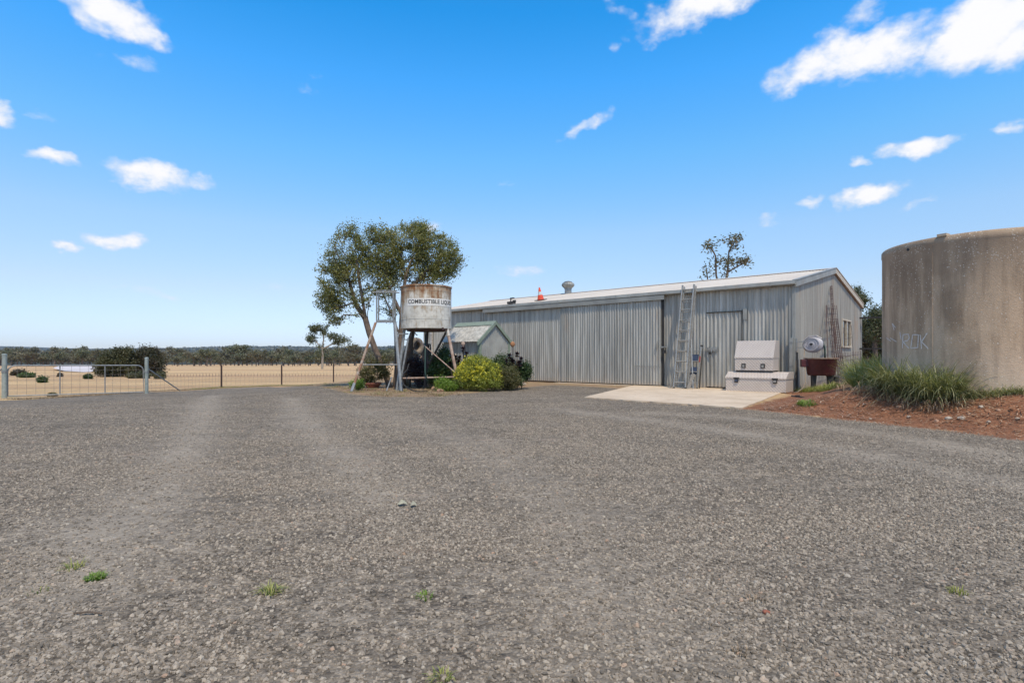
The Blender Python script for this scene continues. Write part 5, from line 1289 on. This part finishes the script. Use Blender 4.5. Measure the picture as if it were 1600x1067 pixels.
# grass tips along the paddock side edge of the gravel
ep = [tuple(G(px, py)+Vector((0, .25, 0))) for px, py in zip(np.linspace(10, 505, 70), np.interp(np.linspace(10, 505, 70), [0, 60, 150, 225, 283, 340, 420, 505], [625, 622.5, 617.5, 612, 610, 606, 603, 602.5]))]
blades('edge_grass', None, ep, 6500, .10, .004, M['strapdry'], 24, kind='stuff', base_r=.5, spread=.8)
blades('edge_weeds', None, ep[40:66], 2500, .10, .005, M['strap'], 25, kind='stuff', base_r=.5, spread=.8)
for i, (px, py, n, L, mt, lb) in enumerate([(115, 888, 70, .10, 'strap', 'thin yellow green weed left of the dark green tuft on the gravel'), (150, 904, 260, .055, 'strapgreen', 'small dense green tuft in the left foreground gravel'),
      (422, 926, 120, .13, 'strap', 'sprawling yellow green weed in the centre left gravel'), (663, 934, 60, .05, 'strapgreen', 'tiny green weed right of the sprawling weed'), (690, 1060, 60, .07, 'strap', 'small green weed at the bottom edge of the gravel'),
      (1180, 938, 40, .05, 'strapdry', 'dry tan weed above the reddish stone on the gravel'), (1498, 927, 60, .06, 'strap', 'faint green weed in the right foreground gravel'), (60, 925, 20, .04, 'strap', 'tiny weed at the far left of the foreground'), (1160, 1020, 30, .05, 'strapdry', 'flat dry weed low in the right foreground')]):
    p = G(px, py); blades('weed_tuft', lb, [tuple(p)], int(n*.6), L*.62, .0019, M[mt], 30+i, cat='weed', base_r=.045, spread=.75)
# pale torn leaves on the gravel
M['paleleaf'] = simple('pale_dry_leaf', (.42, .40, .28), (.3, .28, .2), rough=.8)
for px, py, lb in ((629, 790, 'larger curled pale leaf lying on the middle of the gravel'), (646, 792, 'smaller pale leaf just right of the curled one')):
    p = G(px, py); m = MB(); s = .045 if px == 629 else .03
    m.add([(-s, 0, .01), (-s*.3, .03, .045), (s*.5, .02, .03), (s, -.01, .012), (s*.3, -.03, .03), (-s*.4, -.03, .02)], [(0, 1, 5), (1, 2, 4, 5), (2, 3, 4)]); o = m.build('fallen_leaf', M['paleleaf']); o.location = p; tag(o, lb, 'leaf')
m = MB(); m.tube([(0, 0, .012), (.06, .01, .016), (.13, .0, .012)], .004, 5); o = m.build('fallen_twig', M['twig']); o.location = G(115, 962); tag(o, 'short brown twig on the left foreground gravel', 'twig')
# wood litter on the red bank
m = MB(); rl = random.Random(5)
for i in range(2600):
    px = rl.uniform(1190, 1640); lo_y = np.interp(px, [1190, 1330, 1640], [632, 612, 606]); hi_y = np.interp(px, [1190, 1300, 1400, 1500, 1640], [640, 652, 663, 675, 690])
    Yq = None; p = G(px, rl.uniform(lo_y, hi_y)); a = rl.uniform(0, 6.28); L = rl.uniform(.012, .06); d = Vector((math.cos(a), math.sin(a), rl.uniform(-.1, .3)))*L; s = Vector((-math.sin(a), math.cos(a), 0))*rl.uniform(.003, .009)
    c = p+Vector((0, 0, .02+rl.uniform(0, .02))); m.add([c-d-s, c+d-s, c+d+s, c-d+s], [(0, 1, 2, 3)])
M['litter'] = leafmat('pale_wood_litter', (.50, .36, .24), (.33, .2, .12), (.24, .11, .06), trans=0)
o = m.build('bark_litter', M['litter']); tag(o, kind='stuff')
# long dry stalks lying off the left clump
m = MB()
for (x0, y0, Y0), (x1, y1, Y1) in [((1335, 640, 0), (1372, 612, 0)), ((1345, 632, 0), (1388, 606, 0)), ((1312, 628, 0), (1350, 612, 0)), ((1400, 640, 0), (1412, 618, 0))]:
    a = G(x0, y0)+Vector((0, 0, .03)); b_ = G(x1, y1)+Vector((0, 0, .12)); m.tube([a, a.lerp(b_, .5)+Vector((0, 0, .05)), b_], .0045, 5)
o = m.build('dry_stalks', M['strapdry']); tag(o, kind='stuff')

# --- trees behind the long shed
def wild_tree(name, label, px, Y, lob, trunks_px, ncl, per, leaf, r0, mat, bark, seed, spread=.2, group=None, asp=.42, droop=.3):
    r = np.random.default_rng(seed); b0 = GX(px, Y); t = thing(name, label, 'tree', b0, 0, group)
    lb = [(tuple(ray(a, c, YY)-b0), (sx*YY/F, sy, sz*YY/F), sx*sz*w) for a, c, YY, sx, sz, sy, w in lob]
    cl = lobes(lb, ncl, r, .2)
    tr = [[(ray(a, c, YY)-b0) if c is not None else GX(a, YY)-b0-Vector((0, 0, .1)) for a, c, YY in pts] for pts in trunks_px]
    grow(tr, cl, r0, bark, 'trunk', t, r, tip=r0*.05)
    leafcloud('crown', cl, per, (spread,)*3, leaf, mat, t, asp, droop, r); return t
wild_tree('sparse_gum_tree', 'sparse thin gum tree showing above the pale shed roof', 1135, 42,
    [(1110, 385, 42, 10, 9, .5, 1), (1122, 377, 42, 8, 6, .4, .8), (1146, 375, 42, 13, 8, .6, 1.2), (1150, 385, 42, 6, 5, .3, 1), (1160, 407, 42, 13, 8, .6, 1.3), (1150, 413, 42, 10, 7, .5, 1), (1106, 428, 42, 8, 12, .4, 1), (1130, 415, 42, 16, 20, .8, .3), (1128, 407, 42, 4, 4, .3, 1), (1100, 436, 42, 6, 6, .3, 1)],
    [[(1132, None, 42), (1128, 470, 42), (1119, 430, 42), (1118, 400, 42)], [(1128, 470, 42), (1137, 425, 42), (1139, 392, 42)], [(1128, 470, 42), (1106, 440, 42), (1103, 415, 42)], [(1137, 425, 42), (1155, 415, 42)]], 75, 15, .24, .13, M['leafdry'], M['twig'], 31, spread=.22)
gR_ = 'trees behind the gable end of the shed'
wild_tree('gum_tree', 'green tree seen in the gap between the gable and the concrete tank', 1366, 34, [(1372, 490, 34, 12, 14, .8, 1.2), (1362, 515, 34, 15, 18, .8, 1), (1382, 515, 34, 14, 26, .8, 1), (1360, 500, 34, 8, 8, .6, 1)],
    [[(1370, None, 34), (1367, 540, 34), (1366, 520, 34)], [(1367, 540, 34), (1378, 505, 34)]], 150, 60, .12, .14, M['leafgum'], M['bark'], 32, spread=.2, group=gR_)
wild_tree('gum_tree', 'brownish tree low behind the right edge of the gable wall', 1352, 46, [(1352, 525, 46, 12, 20, 1, 1), (1345, 545, 46, 14, 12, 1, 1), (1370, 545, 46, 18, 12, 1, 1)], [[(1352, None, 46), (1352, 540, 46)]], 150, 60, .2, .14, M['midleafbrown'], M['bark'], 33, spread=.35, group=gR_)
wild_tree('gum_tree', 'dark crown peeping over the right slope of the shed roof', 1337, 32, [(1334, 458, 32, 8, 9, .5, 1), (1342, 472, 32, 7, 10, .5, 1), (1330, 470, 32, 10, 10, .5, 1)], [[(1334, None, 32), (1334, 500, 32), (1335, 470, 32)]], 80, 60, .12, .14, M['leafgum'], M['bark'], 34, spread=.17, group=gR_)
wild_tree('gum_tree', 'dark spreading tree mostly hidden behind the concrete tank', 1440, 44, [(1400, 520, 44, 30, 30, 1.6, 1), (1450, 520, 44, 40, 34, 2, 1), (1500, 525, 44, 40, 30, 2, 1)], [[(1440, None, 44), (1440, 540, 44)]], 160, 60, .2, .2, M['leafgum'], M['bark'], 35, spread=.4, group=gR_)
bush('garden_shrub', 'bare twiggy shrub at the foot of the trees behind the gable', 1374, 24, [(1374, 566, 24, 8, 14, .4), (1368, 575, 24, 8, 8, .3)], 40, 14, .08, M['leafbrown'], 36, stem=.03, cat='shrub')
for i, (px, py, Y) in enumerate([(1352, 584, 22.5), (1360, 583, 22), (1370, 580, 22), (1362, 588, 21)]):
    p = GX(px, Y); h = CAMH+(HY-py)/F*Y-p.z
    rock('rock', ['dark rock nearest the gable wall behind the grass', 'dark rock in the middle of the row behind the grass', 'dark rock nearest the concrete tank behind the grass', 'lowest dark rock behind the bright green grass'][i], p, (.32, .28, max(.1, h*.55)), M['rustbar'] if i % 2 else M['palerock'], 60+i)
m = MB(); p = GX(1355, 27.5); m.box((p.x, p.y, p.z+.55), (.07, .07, 1.3)); o = m.build('timber_post', M['rustbar']); tag(o, 'brown timber post behind the lower bracket arm', 'post')

# --- lone gum in the paddock, and its scattered shrubs
wild_tree('lone_gum_tree', 'lone pale trunked gum tree standing tall in the paddock left of the shade tree', 505, 150,
    [(488, 515, 150, 7, 5, 1.2, 1), (497, 512, 150, 9, 5, 1.5, 1.2), (508, 520, 150, 8, 7, 1.5, 1.2), (487, 530, 150, 8, 6, 1.3, 1.3), (521, 526, 150, 9, 5, 1.4, 1.2), (535, 531, 150, 9, 6, 1.4, 1.2), (525, 536, 150, 6, 5, 1, 1), (500, 548, 150, 5, 10, 1, 1), (513, 510, 150, 5, 4, 1, .8), (540, 533, 150, 6, 4, 1, .8), (522, 505, 150, 7, 4, 1, .9)],
    [[(503.5, None, 150), (504, 560, 150), (504, 545, 150), (506, 528, 150), (505, 518, 150)], [(504, 545, 150), (494, 534, 150)], [(504, 545, 150), (518, 538, 150), (530, 533, 150)]], 105, 40, .5, .30, M['leafgum'], M['palebark'], 41, spread=.42)
wild_tree('paddock_tree', 'broad dark olive tree behind the right end of the gate', 183, 56, [(180, 565, 56, 20, 15, 1.6, 1), (196, 570, 56, 15, 18, 1.4, 1), (172, 575, 56, 17, 14, 1.4, 1), (192, 552, 56, 12, 9, 1, 1)], [[(183, None, 56), (183, 580, 56)]], 330, 75, .19, .12, M['midleafgreen'], M['bark'], 42, spread=.24)
wild_tree('paddock_tree', 'dark brown tree standing just right of the gate post', 234, 58, [(230, 562, 58, 16, 14, 1.4, 1), (242, 570, 58, 11, 16, 1.2, 1), (222, 572, 58, 13, 13, 1.2, 1), (232, 551, 58, 12, 6, 1, 1)], [[(233, None, 58), (233, 580, 58)]], 300, 75, .19, .12, M['midleafbrown'], M['bark'], 43, spread=.24)
for i, (px, py, sx, sz, mt, lb) in enumerate([(30, 583, 9, 4, 'midleafbrown', 'low brown shrub in the paddock behind the left part of the gate'), (42, 587, 11, 3, 'leafdark', 'low wide dark green shrub beside the brown one behind the gate'), (66, 594, 5, 4, 'leafdark', 'small round green shrub alone in the paddock'),
      (138, 589, 5, 3, 'leafdark', 'small green shrub left of the broad olive tree'), (82, 617, 7, 2.2, 'leafbrown', 'straggly weed against the bottom of the gate'), (94, 587, 2, 1.6, 'midleafbrown', 'tiny dark shrub in the middle of the paddock'), (218, 587, 18, 4, 'midleafgreen', 'low scrub spreading under the dark brown tree'), (250, 588, 7, 4, 'midleafgreen', 'small scrub to the right under the dark brown tree')]):
    q = G(px, py+sz); bush('paddock_shrub', lb, px, q.y, [(px, py, q.y, sx*.8, sz*.8, sx*q.y/F*.8)], 90, 26, .0036*q.y, M[mt], 50+i, spread=.0011*q.y*max(1, sz/2.2), stem=.02, cat='shrub')

# --- far line of paddock trees: individuals sharing a few meshes
protos = []
for k in range(7):
    r = np.random.default_rng(100+k); H = r.uniform(8.5, 12); Wd = H*r.uniform(.42, .6); ls = []
    for _ in range(r.integers(5, 8)): ls.append(((r.uniform(-.55, .55)*Wd, r.uniform(-.5, .5)*Wd, H*r.uniform(.42, .82)), (Wd*r.uniform(.3, .5), Wd*.42, H*r.uniform(.12, .2)), 1))
    cl = lobes(ls, 85, r, .3); root = thing('paddock_tree', None, None)
    grow([[(0, 0, -.3), (.1, 0, H*.2), (.0, 0, H*.36)]], cl[::3], .32, M['bark'], 'trunk', root, r, tip=.05)
    leafcloud('crown', cl, 26, (.62, .62, .5), .75, M['farleafa' if k % 2 else 'farleafb'], root, .6, 0, r)
    protos.append(root)
rt = random.Random(3); used = set(); cnt = 0
GT = 'trees along the far side of the paddock'
def put_far(px, Y, s):
    global cnt
    k = rt.randrange(7); p = GX(px, Y); src = protos[k]
    if k in used:
        o = link_copy(src, None)
        for c in src.children: link_copy(c, o)
    else: o = src; used.add(k)
    o.matrix_basis = Matrix.Translation((p.x, p.y, p.z-.2))@Matrix.Rotation(rt.uniform(0, 6.28), 4, 'Z')@Matrix.Diagonal((s*rt.uniform(.9, 1.3), s*rt.uniform(.9, 1.3), s, 1))
    tag(o, 'grey green tree in the long belt across the far side of the paddock', 'tree', GT); cnt += 1
px = -60
while px < 650:
    clump = rt.random()
    put_far(px+rt.uniform(-3, 3), rt.uniform(360, 430), rt.uniform(.72, 1.12)*(1.1 if px < 200 else .95))
    px += rt.uniform(3.2, 9.5) if clump < .82 else rt.uniform(12, 20)
px = -60
while px < 640: put_far(px, rt.uniform(440, 540), rt.uniform(.9, 1.75)); px += rt.uniform(6, 13)
for q in range(9): put_far(1335+q*9, 330+rt.uniform(0, 80), rt.uniform(.9, 1.3))
# woodland beyond, one mass
r = np.random.default_rng(77); cs_ = []
for i in range(2600):
    Yw = r.uniform(560, 1150); pxw = r.uniform(-200, 1750); x = (pxw-HX)/F*Yw; z = tz(x, Yw); H = r.uniform(7, 13)
    c = r.normal(size=(14, 3))*np.array([3.0, 3.0, H*.17])+np.array([x, Yw, z+H*.6]); cs_.append(c)
cs_ = np.concatenate(cs_); n = len(cs_); C = np.repeat(cs_, 4, 0)+r.normal(size=(n*4, 3))*.9
V_, F_ = quads_leaf(C, 2.2, .75, 0, r); M['woodleaf'] = leafmat('woodland_leaf', (.055, .062, .04), (.09, .092, .058), (.115, .105, .07), trans=.1, patch=.02)
o = meshobj('woodland', V_, F_, M['woodleaf']); tag(o, kind='stuff')
r = np.random.default_rng(78); ang = r.uniform(-1.0, .95, 26000); rad_ = r.uniform(1550, 4250, 26000)
C = np.stack([rad_*np.sin(ang), rad_*np.cos(ang), np.zeros_like(ang)], 1); C[:, 2] = terrain(C[:, 0], C[:, 1])+9+r.uniform(-2, 5, len(C))
V_, F_ = quads_leaf(C, 13, .6, 0, r); V_[:, 2] = np.maximum(V_[:, 2], -10)
o = meshobj('hill_canopy', V_, F_, M['woodleaf']); tag(o, kind='stuff')

# ------------------------------------------------------------------ thin summer haze
hz_ = MB(); hz_.box((0, 1500, 45), (9200, 6400, 130)); 
if HAZE > 0:
    hm_ = bpy.data.materials.new('air'); hm_.use_nodes = True; t = NT(hm_.node_tree); t.n.clear()
    pv = t.node('ShaderNodeVolumePrincipled'); pv.inputs['Color'].default_value = (.80, .88, 1, 1); pv.inputs['Density'].default_value = HAZE; pv.inputs['Anisotropy'].default_value = .3
    ou = t.node('ShaderNodeOutputMaterial'); t.l.new(pv.outputs[0], ou.inputs['Volume'])
    o = hz_.build('haze', hm_); tag(o, kind='stuff')
